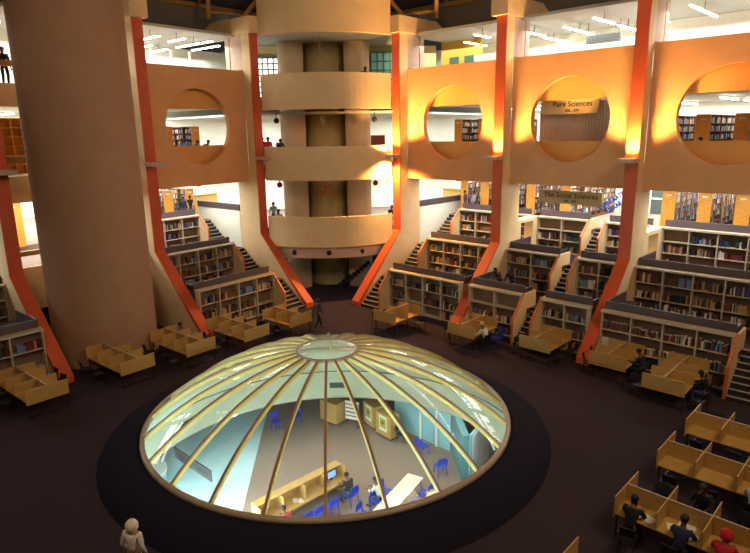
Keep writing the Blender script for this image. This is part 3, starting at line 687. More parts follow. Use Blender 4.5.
for s in 'RL':
    tubes(s, [(u, v, v + 3.4) for u in (2.5, 6, 9.5, 13, 16.5, 20) for v in (7.0, 12.0)], 12.0, f'white tube light, second floor ceiling, {SIDE[s]} flank', f'second floor tubes on the {SIDE[s]}')
    tubes(s, [(u, v, v + 2.4) for u in (1.9, 5.3, 11.3, 15.9, 19.0) for v in (5.6, 9.0)], 7.5, f'white tube light, first floor ceiling, {SIDE[s]} flank', f'first floor tubes on the {SIDE[s]}')
t = fthing('ceiling_grille', 'grey ventilation grille hanging under the top floor ceiling', 'vent', 'R', 10.6, 5.5, 15.2)
MB().box(-1.0, 1.0, 0, 0.1, 0, 0.5).build('frame', greym, t)
for i in range(5): MB().box(-0.92, 0.92, -0.03, 0, 0.06 + i * 0.085, 0.1 + i * 0.085).build('slat', framegrey, t)
for x in (-0.9, 0.9): MB().bar((x, 0.05, 0.5), (x, 0.05, 1.15), 0.02).build('rod', greym, t)

# ================================================================== THE DOME
RZ, ZC0 = 9.8499, -6.8616
def dz(r): return ZC0 + math.sqrt(RZ * RZ - r * r)
t = thing('glass_dome', 'large shallow ribbed glass dome lighting the room below', 'dome', (0, 0, 0.5))
def dm(mb, name, m, par=t, smooth=False):
    mb.v = [(x, y, z - 0.5) for x, y, z in mb.v]; return mb.build(name, m, par, smooth)
prof = [(1.07 + (6.42 - 1.07) * i / 24, dz(1.07 + (6.42 - 1.07) * i / 24)) for i in range(25)]
dm(MB().lathe(prof, 96), 'glazing', glass, smooth=True)
dm(MB().lathe([(6.38, 0.5), (6.38, 0.64), (6.44, 0.67), (6.54, 0.63), (6.56, 0.5)], 96, closed=True), 'base_ring', rimm, smooth=True)
crown = dm(MB().lathe([(1.03, 2.88), (1.03, 2.98), (1.08, 3.0), (1.15, 2.97), (1.15, 2.88)], 64, closed=True), 'crown_ring', rimm, smooth=True)
dm(MB().lathe([(0.001, 3.12), (0.4, 3.1), (0.8, 3.06), (1.02, 3.0)], 48), 'crown_glass', glass, crown, smooth=True)
for k in range(24):
    a = 2 * PI * k / 24; ca, sa = math.cos(a), math.sin(a); N = 18
    for nm, w2, o0, o1, m_ in (('rib', 0.038, 0.0, 0.05, ribbrown), ('rib_flange', 0.042, -0.11, 0.0, ribyellow)):
        vs = []
        for i in range(N + 1):
            r = 1.12 + (6.4 - 1.12) * i / N; nr = r / RZ; nz = (dz(r) - ZC0) / RZ
            for off, ww in ((o0, -w2), (o0, w2), (o1, w2), (o1, -w2)):
                rr = r + nr * off; z = dz(r) + nz * off; vs.append((rr * ca - ww * sa, rr * sa + ww * ca, z))
        fs = [(4 * i + j, 4 * i + (j + 1) % 4, 4 * i + 4 + (j + 1) % 4, 4 * i + 4 + j) for i in range(N) for j in range(4)] + [(3, 2, 1, 0), (4 * N, 4 * N + 1, 4 * N + 2, 4 * N + 3)]
        o = dm(MB().add(vs, fs), nm, m_, t if nm == 'rib' else rib_o)
        if nm == 'rib': rib_o = o; o_par = o
for a_, lab in ((math.radians(88), 'dark vent grille on the plaster band, straight across the dome'), (math.radians(147), 'dark vent grille on the plaster band at the left under the dome')):
    v = thing('vent_grille', lab, 'vent', (7.56 * math.cos(a_), 7.56 * math.sin(a_), -1.75), a_ + PI / 2)
    MB().box(-0.42, 0.42, -0.0, 0.04, -0.14, 0.14).build('frame', greym, v)
    for i in range(4): MB().box(-0.38, 0.38, 0.04, 0.055, -0.1 + i * 0.06, -0.07 + i * 0.06).build('slat', framegrey, v)

# ================================================================== STUDY CARRELS
def carrel_mesh_parts(n, L, W=1.55):
    """local frame: spine along +y from 0 to L, seats on both sides"""
    parts = []
    parts.append(('desk_top', oak, MB().box(-W / 2, W / 2, 0, L, 0.71, 0.74)))
    parts.append(('spine_panel', oak, MB().box(-0.015, 0.015, 0.03, L - 0.03, 0.74, 1.22)))
    parts.append(('edge_strip', shelfm, MB().box(-0.02, 0.02, 0.03, L - 0.03, 1.22, 1.235)))
    for j in range(n + 1):
        y = L * j / n; y = min(max(y, 0.015), L - 0.015)
        parts.append(('partition', oak, MB().box(-W / 2 - 0.02, W / 2 + 0.02, y - 0.015, y + 0.015, 0.62 if j in (0, n) else 0.74, 1.22)))
    for x in (-W / 2 + 0.05, W / 2 - 0.05):
        for y in (0.08, L / 2, L - 0.08): parts.append(('leg', blackm, MB().bar((x, y, 0), (x, y, 0.71), 0.022, square=True)))
    for y in (0.08, L - 0.08): parts.append(('cross_rail', blackm, MB().bar((-W / 2 + 0.05, y, 0.1), (W / 2 - 0.05, y, 0.1), 0.018, square=True)))
    return parts
CP = {}
def carrel(label, loc, rz, n, L, group):
    t = thing('study_carrel', label, 'study desk', loc, rz, group)
    key = (n, L)
    if key not in CP:
        CP[key] = []
        for nm, m, mb in carrel_mesh_parts(n, L): CP[key].append(mb.build(nm, m, t))
    else:
        for p in CP[key]:
            c = p.copy(); C.objects.link(c); c.parent = t
    return t
def chair_proto(name, m, frame, label):
    t = thing(name, label, 'chair')
    MB().prism([(-0.2, 0.43), (0.18, 0.44), (0.2, 0.46), (-0.2, 0.47), (-0.24, 0.45)], -0.2, 0.2, 'x').build('seat', m, t, bevel=0.01)
    mb = MB(); vs = []
    mb.prism([(0.17, 0.56), (0.2, 0.56), (0.27, 0.84), (0.24, 0.85)], -0.19, 0.19, 'x'); mb.build('backrest', m, t, bevel=0.01)
    for x in (-0.17, 0.17):
        MB().tube([(x * 1.08, -0.24, 0), (x, -0.16, 0.44)], 0.013).build('leg', frame, t)
        MB().tube([(x * 1.08, 0.24, 0), (x, 0.17, 0.44)], 0.013).build('leg', frame, t)
        MB().tube([(x, 0.17, 0.44), (x, 0.19, 0.58)], 0.012).build('back_post', frame, t)
    return t
def shell_proto():
    t = thing('plastic_chair', 'x', 'chair')
    MB().prism([(-0.25, 0.43), (0.2, 0.42), (0.22, 0.46), (-0.22, 0.48), (-0.27, 0.45)], -0.24, 0.24, 'x').build('seat', bluep, t, bevel=0.015)
    m = MB(); m.prism([(-0.24, 0.6), (-0.25, 0.75), (-0.2, 0.9), (0.2, 0.9), (0.25, 0.75), (0.24, 0.6)], 0.22, 0.255, 'y'); m.box(-0.23, -0.17, 0.2, 0.24, 0.44, 0.62); m.box(0.17, 0.23, 0.2, 0.24, 0.44, 0.62); m.build('backrest', bluep, t, bevel=0.012)
    for x in (-0.2, 0.2):
        MB().bar((x * 1.12, -0.26, 0), (x, -0.18, 0.44), 0.024, 8).build('leg', bluep, t); MB().bar((x * 1.12, 0.26, 0), (x, 0.19, 0.44), 0.024, 8).build('leg', bluep, t)
    return t
chB = chair_proto('study_chair', blackp, blackm, 'x'); chU = shell_proto(); used = {chB: 0, chU: 0}
def chair(proto, label, loc, rz, group=None):
    if not used[proto]: o = proto; used[proto] = 1; o['label'] = label
    else: o = dup(proto, label)
    o.location = loc; o.rotation_euler = (0, 0, rz)
    if group: o['group'] = group
    elif 'group' in o: del o['group']
    return o
carrels = [('R', 4.95, -6.7, 2, 2.1, 'just right of the central tower'), ('R', 9.35, -5.9, 2, 2.1, 'in front of the second right fin'),
           ('R', 13.05, -5.3, 2, 2.1, 'at the foot of the middle stairs'), ('R', 16.4, -5.2, 2, 2.1, 'just right of the third right fin'),
           ('R', 19.0, -6.2, 3, 3.1, 'at the far right below the lowest bookcase'),
           ('L', 4.05, -7.5, 2, 2.2, 'just left of the central tower'), ('L', 6.95, -7.4, 3, 3.1, 'second from the tower on the left'),
           ('L', 9.85, -6.9, 3, 3.1, 'right of the big round tower'), ('L', 12.85, -6.6, 3, 3.1, 'in front of the big round tower'),
           ('L', 16.55, -6.5, 3, 3.1, 'at the left edge of the picture')]
rc = random.Random(4)
for s, u, v, n, L, w_ in carrels:
    carrel('oak study carrels ' + w_, F(s, u, v, 0), rotz(s), n, L, 'oak study carrels along the flanks')
    for j in range(n):
        for e in (-1, 1):
            if rc.random() < 0.22: continue
            du = e * sg(s) * rc.uniform(1.0, 1.2); dv = (j + 0.5) * L / n
            # chair backs face away from the desk
            ang = rotz(s) + (-PI / 2 if e > 0 else PI / 2)
            side = 'tower' if (e * sg(s) < 0) == (s == 'R') else 'open'
            chair(chB, f'black chair, {side} side {ORD[j]} seat, carrel {w_}', F(s, u + du * 1.0, v + dv, 0), ang + rc.uniform(-0.3, 0.3), 'black chairs at the flank carrels')
for i, (v, n, w_) in enumerate(((-14.23, 4, 'first row from the camera but one, lower right'), (-11.1, 4, 'middle row, lower right'), (-8.45, 4, 'farthest row of the lower right block'), (-17.95, 4, 'tip at the bottom edge, nearest the camera'))):
    L = 4.2; nn = 4
    loc = F('R', 20.7, v, 0)
    carrel('oak carrel row, ' + w_, loc, -PHI - PI / 2, nn, L, 'oak carrel rows at the lower right')
    if i < 3:
        for j in range(4):
            for e in (-1, 1):
                if (i, j, e) in ((1, 0, 1), (2, 1, 1), (0, 3, 1)): continue
                chair(chB, f'black chair {"behind" if e > 0 else "before"} {ORD[j]} cubicle, {["nearest","middle","farthest"][i]} full carrel row, lower right', F('R', 20.7 + 0.52 + j * 1.05, v + e * 1.1, 0), -PHI + (0 if e > 0 else PI) + rc.uniform(-0.2, 0.2), 'black chairs at the lower right carrels')

# ================================================================== PEOPLE
def skinmesh(name, chains, mirror=True):
    """chains: list of lists of (x,y,z,r); points equal to 3 decimals are shared"""
    vs = []; idx = {}; ed = set(); rad = []
    def vid(p):
        k = tuple(round(c, 3) for c in p[:3])
        if k not in idx: idx[k] = len(vs); vs.append(k); rad.append(p[3])
        return idx[k]
    for ch in chains:
        ids = [vid(p) for p in ch]
        for a, b in zip(ids, ids[1:]):
            if a != b: ed.add((min(a, b), max(a, b)))
    me = bpy.data.meshes.new(name); me.from_pydata(vs, sorted(ed), []); o = bpy.data.objects.new(name, me); C.objects.link(o)
    sk = o.modifiers.new('s', 'SKIN'); sk.use_smooth_shade = True
    for i, r in enumerate(rad): me.skin_vertices[0].data[i].radius = (r, r)
    me.skin_vertices[0].data[0].use_root = True
    su = o.modifiers.new('u', 'SUBSURF'); su.levels = 1; su.render_levels = 1
    dg = bpy.context.evaluated_depsgraph_get(); res = bpy.data.meshes.new_from_object(o.evaluated_get(dg)); res.name = name
    bpy.data.objects.remove(o); bpy.data.meshes.remove(me); return res
def pose(kind):
    P = {}
    if kind == 'sit':
        P = dict(pel=(0, .08, .52), wai=(0, .06, .72), che=(0, -.02, .95), nek=(0, -.1, 1.1), hd0=(0, -.13, 1.17), hd1=(0, -.17, 1.27), hd2=(0, -.18, 1.34))
        for e, sx in (('l', -1), ('r', 1)):
            P['hip' + e] = (.1 * sx, .04, .5); P['kne' + e] = (.13 * sx, -.36, .5); P['ank' + e] = (.13 * sx, -.33, .09); P['toe' + e] = (.13 * sx, -.48, .045)
            P['sho' + e] = (.19 * sx, -.06, 1.02); P['elb' + e] = (.27 * sx, -.2, .81); P['wri' + e] = (.15 * sx, -.42, .8); P['hnd' + e] = (.12 * sx, -.49, .795)
    elif kind == 'lean':
        P = dict(pel=(0, .1, .92), wai=(0, .0, 1.08), che=(0, -.18, 1.25), nek=(0, -.32, 1.36), hd0=(0, -.36, 1.41), hd1=(0, -.42, 1.5), hd2=(0, -.44, 1.57))
        for e, sx in (('l', -1), ('r', 1)):
            P['hip' + e] = (.1 * sx, .1, .9); P['kne' + e] = (.11 * sx, .06, .5); P['ank' + e] = (.11 * sx, .1, .09); P['toe' + e] = (.11 * sx, -.06, .045)
            P['sho' + e] = (.19 * sx, -.24, 1.3); P['elb' + e] = (.25 * sx, -.35, 1.05); P['wri' + e] = (.14 * sx, -.56, 1.02); P['hnd' + e] = (.12 * sx, -.63, 1.0)
    else:
        w_ = kind == 'walk'
        P = dict(pel=(0, 0, .93), wai=(0, 0, 1.1), che=(0, -.01, 1.3), nek=(0, -.02, 1.46), hd0=(0, -.03, 1.52), hd1=(0, -.05, 1.62), hd2=(0, -.05, 1.69))
        for e, sx in (('l', -1), ('r', 1)):
            f = sx if w_ else 0
            P['hip' + e] = (.1 * sx, 0, .91); P['kne' + e] = (.11 * sx, -.06 - .14 * f, .5); P['ank' + e] = (.11 * sx, .02 - .28 * f + (.06 if f < 0 else 0), .09 + (.05 if f < 0 else 0)); P['toe' + e] = (.12 * sx, -.13 - .28 * f + (.06 if f < 0 else 0), .045)
            P['sho' + e] = (.19 * sx, 0, 1.4); P['elb' + e] = (.26 * sx, .04 + .1 * f, 1.12); P['wri' + e] = (.27 * sx, -.07 + .18 * f, .87); P['hnd' + e] = (.27 * sx, -.1 + .2 * f, .79)
    return P
POSE = {}
def pose_meshes(kind):
    if kind in POSE: return POSE[kind]
    P = pose(kind); p = lambda n, r: (*P[n], r)
    V = lambda n: Vector(P[n])
    ch = [[p('pel', .12), p('wai', .11), p('che', .125), p('nek', .062), p('hd0', .07), p('hd1', .1), p('hd2', .08)]]
    h1 = V('hd1'); ch.append([p('hd1', .088), (h1.x, h1.y - .085, h1.z - .01, .018), (h1.x, h1.y - .112, h1.z - .015, .012)])
    for sx in (-1, 1): ch.append([p('hd1', .088), (h1.x + .088 * sx, h1.y + .01, h1.z, .016)])
    for e, sx in (('l', -1), ('r', 1)):
        ch.append([p('pel', .12), p('hip' + e, .085), p('kne' + e, .056), p('ank' + e, .036), p('toe' + e, .03)])
        ch.append([p('che', .125), p('sho' + e, .058), p('elb' + e, .04), p('wri' + e, .027), p('hnd' + e, .03)])
        hv = V('hnd' + e); d = (hv - V('wri' + e)).normalized(); sd = Vector((0, 0, 1)).cross(d); sd = sd.normalized() if sd.length > .3 else Vector((1, 0, 0)); dn = d.cross(sd)
        if dn.z > 0: dn = -dn
        for q, (off, ln) in enumerate(((-.03, .06), (-.01, .072), (.012, .068), (.032, .054))):
            a = hv + d * .03 + sd * off; b = a + d * ln * .55 + dn * .006; c2 = b + d * ln * .4 + dn * .02
            ch.append([p('hnd' + e, .03), (*a, .0095), (*b, .009), (*c2, .007)])
        a = hv - d * .01 + sd * (.035 * -sx); b = a + d * .03 + sd * (.018 * -sx); ch.append([p('hnd' + e, .03), (*a, .011), (*b, .009)])
    body = skinmesh('body', ch)
    sh = [[p('pel', .15), p('wai', .15), (*(V('wai').lerp(V('che'), .5)), .16), p('che', .175), (*(V('che').lerp(V('nek'), .5)), .12), (*(V('che').lerp(V('nek'), .85)), .075)]]
    for e in 'lr': sh.append([p('che', .175), p('sho' + e, .082), p('elb' + e, .058), (*(V('elb' + e).lerp(V('wri' + e), .85)), .042)])
    shirt = skinmesh('shirt', sh)
    tr = [[(*(V('pel') + Vector((0, 0, .07))), .13), p('pel', .138)]]
    for e in 'lr': tr.append([p('pel', .138), p('hip' + e, .102), p('kne' + e, .073), (*(V('kne' + e).lerp(V('ank' + e), .93)), .055)])
    trou = skinmesh('trousers', tr)
    shoes = []
    for e in 'lr':
        a, b = V('ank' + e), V('toe' + e); m = MB(); z0 = b.z - .045; m.ball(((a.x + b.x) / 2, (a.y + b.y) / 2 - .01, z0 + .045), 1, 10, 6, (.05, .14, .046)); m.m = 0
        o = m.build('shoe', blackp, smooth=True); shoes.append(o.data); bpy.data.objects.remove(o)
    def hair(rx, ry, rz, dz, dy, long=False):
        h = V('hd1'); m = MB(); m.ball((h.x, h.y + dy, h.z + dz), 1, 14, 9, (rx, ry, rz))
        if long: m.ball((h.x, h.y + .06, h.z - .08), 1, 12, 8, (.09, .05, .15))
        o = m.build('hair', blackp, smooth=True); d_ = o.data; bpy.data.objects.remove(o); return d_
    eyes = []
    for sx in (-1, 1):
        m = MB(); m.ball((h1.x + .032 * sx, h1.y - .08, h1.z + .012), .012, 8, 6); o = m.build('eye', blackp); eyes.append(o.data); bpy.data.objects.remove(o)
    m = MB(); m.ball((h1.x, h1.y - .083, h1.z - .045), 1, 8, 4, (.024, .008, .006)); o = m.build('mouth', redsign); mouth = o.data; bpy.data.objects.remove(o)
    POSE[kind] = dict(body=body, shirt=shirt, trou=trou, shoes=shoes, short=hair(.108, .11, .095, .04, .02), long=hair(.108, .105, .105, .03, .03, True), hood=hair(.15, .15, .17, -.02, .03), eyes=eyes, mouth=mouth)
    return POSE[kind]
skins = [mat('skin_brown', (112, 72, 50), .6), mat('skin_dark', (80, 52, 38), .6), mat('skin_light', (190, 140, 110), .6)]
def cloth(n, c): return mat('cloth_' + n, c, .9, .06, 12)
CL = {'black': cloth('black', (24, 24, 28)), 'white': cloth('white', (214, 212, 205)), 'red': cloth('red', (190, 36, 48)), 'navy': cloth('navy', (28, 40, 74)), 'grey': cloth('grey', (150, 160, 168)),
      'blue': cloth('blue', (120, 160, 210)), 'darkgrey': cloth('dark_grey', (70, 72, 70)), 'pink': cloth('pink', (230, 140, 150)), 'denim': cloth('denim', (50, 66, 100)), 'pale': cloth('pale', (232, 226, 214))}
HAIR = {'black': mat('hair_black', (16, 14, 14), .6), 'grey': mat('hair_grey', (190, 182, 170), .7)}
def person(label, kind, loc, rz, top='black', legs='black', skin=0, hair='short', haircol='black', group=None):
    """faces -y in its own frame"""
    d = pose_meshes(kind); t = thing('person', label, 'person', loc, rz, group)
    def add(nm, me, m):
        o = bpy.data.objects.new(nm, me); C.objects.link(o); o.parent = t
        if not me.materials: me.materials.append(m)
        o.material_slots[0].link = 'OBJECT'; o.material_slots[0].material = m; return o
    b = add('body', d['body'], skins[skin]); add('shirt', d['shirt'], CL[top]); add('trousers', d['trou'], CL[legs])
    for s_ in d['shoes']: add('shoe', s_, blackp)
    if hair == 'hood':
        h = add('hood', d['hood'], CL[top])
    else: add('hair', d[hair], HAIR[haircol])
    for e in d['eyes']: add('eye', e, blackp)
    add('mouth', d['mouth'], redsign)
    return t
def flankrot(s, du, dv):
    """rotation so that the person faces the flank direction (du, dv)"""
    d = F(s, du, dv) - F(s, 0, 0); return math.atan2(d.y, d.x) + PI / 2
person('person in grey jacket and dark trousers walking behind the dome', 'walk', (-0.75, 11.2, 0), PI / 2 + 0.6, 'darkgrey', 'black', 0)
person('person in a pale hooded top walking at the bottom left edge', 'stand', (-4.5, -7.75, 0), PI * 0.9, 'pale', 'pale', 2, 'hood').scale = (1.03, 1.03, 1.0)
person('grey-haired person in a white shirt reading at the carrel before the second right fin', 'sit', F('R', 10.35, -5.3, 0), flankrot('R', -1, 0), 'white', 'black', 0, 'short', 'grey')
person('person in dark blue seated at the carrel just right of the third right fin', 'sit', F('R', 17.45, -4.1, 0), flankrot('R', -1, 0), 'navy', 'black', 0)
person('dark-haired person holding a lit phone at the far-right carrel', 'sit', F('R', 20.1, -4.9, 0), flankrot('R', -1, 0), 'black', 'denim', 0, 'long')
person('dark-haired person seated at the carrel beside the big round tower', 'sit', F('L', 9.0, -4.1, 0), flankrot('L', 1, 0), 'grey', 'black', 0)
person('dark-haired person seated behind the carrel second from the tower on the left', 'sit', F('L', 6.1, -4.9, 0), flankrot('L', 1, 0), 'white', 'black', 0)
person('person in black bent over papers in the leftmost cubicle of the nearest full row', 'sit', F('R', 21.15, -15.0, 0), flankrot('R', 0, 1), 'black', 'black', 0, 'long')
person('person in navy with head bowed in the second cubicle of the nearest full row', 'sit', F('R', 22.35, -15.05, 0), flankrot('R', 0, 1), 'navy', 'black', 1)
person('person in a bright red hood in the third cubicle of the nearest full row', 'sit', F('R', 23.25, -15.0, 0), flankrot('R', 0, 1), 'red', 'black', 0, 'hood')
person('person in a light grey shirt seated at the third cubicle of the middle row', 'sit', F('R', 23.3, -12.1, 0), flankrot('R', 0, 1), 'grey', 'black', 1)
person('person in black seated between the nearest and middle carrel rows', 'sit', F('R', 22.3, -13.05, 0), flankrot('R', 0, -1), 'black', 'black', 1)
person('person in grey and black leaning over the counter right of the second fin', 'lean', F('R', 8.5, -1.15, 1.6), flankrot('R', 0, -1), 'darkgrey', 'black', 0, 'long')
person('person in navy leaning over the counter beside another reader right of the second fin', 'lean', F('R', 9.3, -1.05, 1.6), flankrot('R', 0, -1), 'navy', 'black', 0, 'long')
for u, v, c in ((3.0, 6.8, 'white'), (-0.6, 8.5, 'black'), (1.6, 5.4, 'denim'), (2.2, 5.6, 'grey')):
    person({'white': 'person in white bent in front of the first book ranges right of the tower', 'black': 'dark-haired person behind the service desk right of the tower', 'denim': 'dark-haired person in blue jeans at the stair head right of the tower',
            'grey': 'person in grey at the stair head right of the tower, rightmost of two'}[c], 'stand', F('R', u, v, 4.8), flankrot('R', -1, -0.5), c, 'denim', 0)
for u, v, c in ((1.4, 6.0, 'black'), (0.4, 7.8, 'denim'), (2.2, 5.6, 'navy')):
    person({'black': 'person in black at the stair head left of the tower', 'denim': 'dark-haired person behind the service desk left of the tower', 'navy': 'person in navy beside the first book range left of the tower'}[c], 'stand', F('L', u, v, 4.8), flankrot('L', 0, -1), c, 'denim', 0)
for u, v, c, lab in ((3.3, 3.4, 'blue', 'person in a light blue shirt seen in the left round opening'), (2.7, 3.2, 'grey', 'person in grey, rightmost of the pair standing in the left round opening'), (4.5, 3.0, 'white', 'person in white, leftmost in the left round opening'),
                     (1.75, 3.4, 'black', 'dark-haired person low at the right edge of the left round opening')):
    person(lab, 'stand' if c in ('blue', 'white') else 'lean', F('L', u, v, 8.6), flankrot('L', -0.4, -1), c, 'denim', 0)
for u, v, lab in ((16.9, 3.2, 'dark-haired person low in the far-right round opening, left of another'), (18.1, 3.2, 'dark-haired person low in the far-right round opening, right of another')):
    person(lab, 'lean', F('R', u, v, 8.45), flankrot('R', 0, -1), 'black', 'black', 0)
person('dark-clothed person standing on the top balcony behind the round tower', 'stand', F('L', 13.3, 1.9, 12.9), flankrot('L', 0, -1), 'black', 'black', 0)
person('dark-clothed person standing beside another on the top balcony behind the round tower', 'stand', F('L', 13.9, 2.0, 12.9), flankrot('L', 0.5, -1), 'black', 'black', 0)
for x, y, z, c, k, lab in ((-3.9, 19.6, 8.6, 'red', 'stand', 'person in dark red on the middle balcony floor left of the shafts'), (-4.35, 20.3, 8.6, 'black', 'stand', 'person in black on the middle balcony floor, leftmost of three'), (-2.95 - .3, 20.0, 8.6, 'navy', 'lean', 'person in navy on the middle balcony floor next to the left shaft'),
                          (-3.9, 20.6, 4.3, 'grey', 'stand', 'person in grey standing at the lowest balcony left of the shafts'), (-3.5, 19.6, 4.3, 'white', 'sit', 'person in white seated at a table behind the lowest balcony, left'),
                          (2.3, 19.3, 12.9, 'black', 'lean', 'dark-clothed person at the top balcony in front of the right shaft'), (4.1, 20.4, 4.3, 'black', 'sit', 'dark-haired person at a desk behind the lowest balcony, right')):
    person(lab, k, (x, y, z), 0.4, c if c != 'red' else 'red', 'denim', 0)
for x, lab in ((-3.4, 'small table behind the lowest balcony left of the shafts'), (3.9, 'small table behind the lowest balcony right of the shafts')):
    t = thing('reading_table', lab, 'table', (x, 19.1 if x < 0 else 19.7, 4.3)); MB().box(-0.5, 0.5, -0.3, 0.3, 0.72, 0.75).build('table_top', oak, t)
    for a in (-.45, .45):
        for b in (-.25, .25): MB().bar((a, b, 0), (a, b, .72), .02).build('leg', blackm, t)
t = thing('wooden_cabinet', 'small brown cabinet on the middle balcony right of the number 3', 'cabinet', (3.2, 19.4, 8.6)); MB().box(-.45, .45, -.25, .25, 0, 1.75).build('body', mat('mahogany', (110, 60, 40), .5), t); MB().box(.05, .09, -.27, -.25, .8, 1.0).build('handle', greym, t)
t = thing('small_pink_bag', 'small pink bag on the counter corner above the lowest bookcase', 'bag', F('R', 10.5, -2.35, 2.32), 0); MB().ball((0, 0, .17), 1, 12, 8, (.2, .15, .17)).build('bag_body', CL['pink'], t, smooth=True); MB().tube([(-.1, 0, .3), (-.06, 0, .42), (.06, 0, .42), (.1, 0, .3)], .015).build('handle', CL['pink'], t)
t = thing('blue_bag', 'blue bag lying on the middle counter left of the second right fin', 'bag', F('R', 5.2, -2.2, 2.33), 0); MB().ball((0, 0, .15), 1, 12, 8, (.24, .16, .15)).build('bag_body', CL['denim'], t, smooth=True); MB().tube([(-.1, 0, .26), (0, 0, .36), (.1, 0, .26)], .015).build('handle', CL['denim'], t)
t = thing('blue_folder', 'bright blue folder on the middle counter just right of the third right fin', 'folder', F('R', 15.9, 1.55, 3.78), rotz('R')); MB().box(-.2, .2, -.15, .15, 0, .06).build('cover', bluep, t); MB().box(-.19, .19, -.14, .155, .015, .045).build('pages', paper, t)
# papers on the lower right carrels
for u, v, r_, g in ((21.1, -14.6, .2, 'first'), (21.45, -14.7, -.3, 'first'), (22.1, -14.6, .4, 'second'), (22.45, -14.72, -.2, 'second'), (22.3, -14.4, .1, 'second')):
    o = MB().box(-.2, .2, -.15, .15, 0, .006).build('paper_sheet', paper); o.location = F('R', u, v, .742 + .008 * rc.random()); o.rotation_euler = (0, 0, -PHI + r_)
    tag(o, f'white sheet of paper on the desk of the {g} cubicle of the nearest full row', 'paper', f'papers in the {g} cubicle')
t = thing('glowing_phone', 'small lit phone on the far-right carrel', 'phone', F('R', 19.25, -4.65, .745), .3); MB().box(-.04, .04, -.08, .08, 0, .01).build('case', blackp, t); MB().box(-.035, .035, -.072, .072, .01, .012).build('screen', mat('lit_screen', (170, 200, 255), .3, emit=(190, 215, 255), estr=6), t)
for i, (s, u, v, e) in enumerate((('L', 12.0, -4.7, 1), ('R', 10.55, -4.5, -1))):
    chair(chU, ['bright blue chair behind the carrel in front of the big round tower', 'blue chair at the carrel before the second right fin'][i], F(s, u, v, 0), rotz(s) + PI / 2 * e, 'blue plastic chairs')

# ================================================================== ROOM UNDER THE DOME
ZL = -4.7
def lchair(x, y, rz, lab): chair(chU, lab, (x, y, ZL), rz, 'blue plastic chairs')
lchair(4.25, 5.7, 2.2, 'blue plastic chair standing alone before the pale blue wall under the dome'); lchair(4.85, 3.9, 3.4, 'blue plastic chair standing alone by the teal pillar under the dome')
lchair(-3.1, 8.9, .5, 'blue chair at the edge of the tiled floor under the dome, far left'); lchair(-2.1, 9.4, -.4, 'blue chair far back under the dome, right of another blue chair')
chair(chB, 'dark green-black chair beside the poster cabinet under the dome', (3.35, 6.95, ZL), 1.2, None)
# workstation row
a, b = Vector((-2.95, 0.15, 0)), Vector((0.3, 2.95, 0)); d = (b - a); Lw = d.length; rz = math.atan2(d.y, d.x)
t = thing('workstation_row', 'long oak computer workstation row with open cubicles under the dome', 'workstation', (a.x, a.y, ZL), rz)
MB().box(0, Lw, 0.28, 0.31, 0, 1.3).build('back_panel', oak, t); MB().box(0, Lw, -0.1, 0.3, 1.32, 1.36).build('top_shelf', oak, t); MB().box(0, Lw, -0.5, 0.28, 0.72, 0.76).build('desk_top', oak, t)
for i in range(5): MB().box(Lw * i / 4 - .02, Lw * i / 4 + .02, -0.35, 0.28, 0 if i in (0, 4) else .76, 1.34).build('partition', oak, t)
t = thing('computer_monitor', 'computer monitor with blue screen at the right end of the workstation row', 'monitor', tuple(b - d.normalized() * .5) [:2] + (ZL + .76,), rz)
MB().box(-.24, .24, -.02, .03, .1, .45).build('casing', blackp, t); MB().box(-.21, .21, -.03, -.02, .13, .42).build('screen', mat('blue_screen', (110, 150, 230), .3, emit=(110, 150, 235), estr=1.5), t); MB().bar((0, 0, 0), (0, 0, .12), .03).build('stand', blackp, t)
nrm = Vector((math.sin(rz), -math.cos(rz), 0))
for f, lab, c in ((.92, 'person in black at the monitor of the workstation row under the dome', 'black'), (.17, 'person in red at the left end of the workstation row under the dome', 'red')):
    p = a + d * f + nrm * .95; person(lab, 'sit', (p.x, p.y, ZL), rz + PI, c, 'denim', 0)
for f, lab in ((.5, 'blue chair pushed to the middle of the workstation row'), (.68, 'blue chair right of the middle of the workstation row'), (.36, 'blue chair left of the middle of the workstation row'), (.93, 'blue chair under the person in black at the workstation row')):
    p = a + d * f + nrm * 1.0; lchair(p.x, p.y, rz + PI, lab)
for f, o_ in ((.42, .1), (.45, .25)):
    p = a + d * f + nrm * o_; o = MB().box(-.15, .15, -.1, .1, 0, .01).build('paper_sheet', paper); o.location = (p.x, p.y, ZL + .76); o.rotation_euler = (0, 0, rz + f * 3)
    tag(o, 'white paper lying on the workstation row under the dome', 'paper', 'papers on the workstation row')
def table(lab, x, y, rz, L, W, m, h=.72):
    t = thing('reading_table', lab, 'table', (x, y, ZL), rz); MB().box(-L / 2, L / 2, -W / 2, W / 2, h - .03, h).build('table_top', m, t, bevel=.008)
    for e in (-1, 1):
        for g in (-1, 1): MB().bar((e * (L / 2 - .08), g * (W / 2 - .08), 0), (e * (L / 2 - .08), g * (W / 2 - .08), h - .03), .02).build('leg', blackm, t)
    return t
a2 = math.atan2(2.5, 1.65)
whitetop = mat('white_laminate', (226, 222, 204), .4)
table('pale laminate table under the dome, farther of two in line', 3.15, 2.1, a2, 1.5, .75, whitetop); table('pale laminate table under the dome, nearer of two in line', 2.3, .84, a2, 1.5, .75, whitetop)
table('oak table under the dome near the front rim', 1.0, -.5, a2, 1.5, .8, oak); table('oak table with papers under the dome at the right front rim', 3.9, .9, a2, 1.5, .8, oak)
dv = Vector((math.cos(a2), math.sin(a2), 0)); nv = Vector((dv.y, -dv.x, 0)); c0 = Vector((2.73, 1.47, 0))
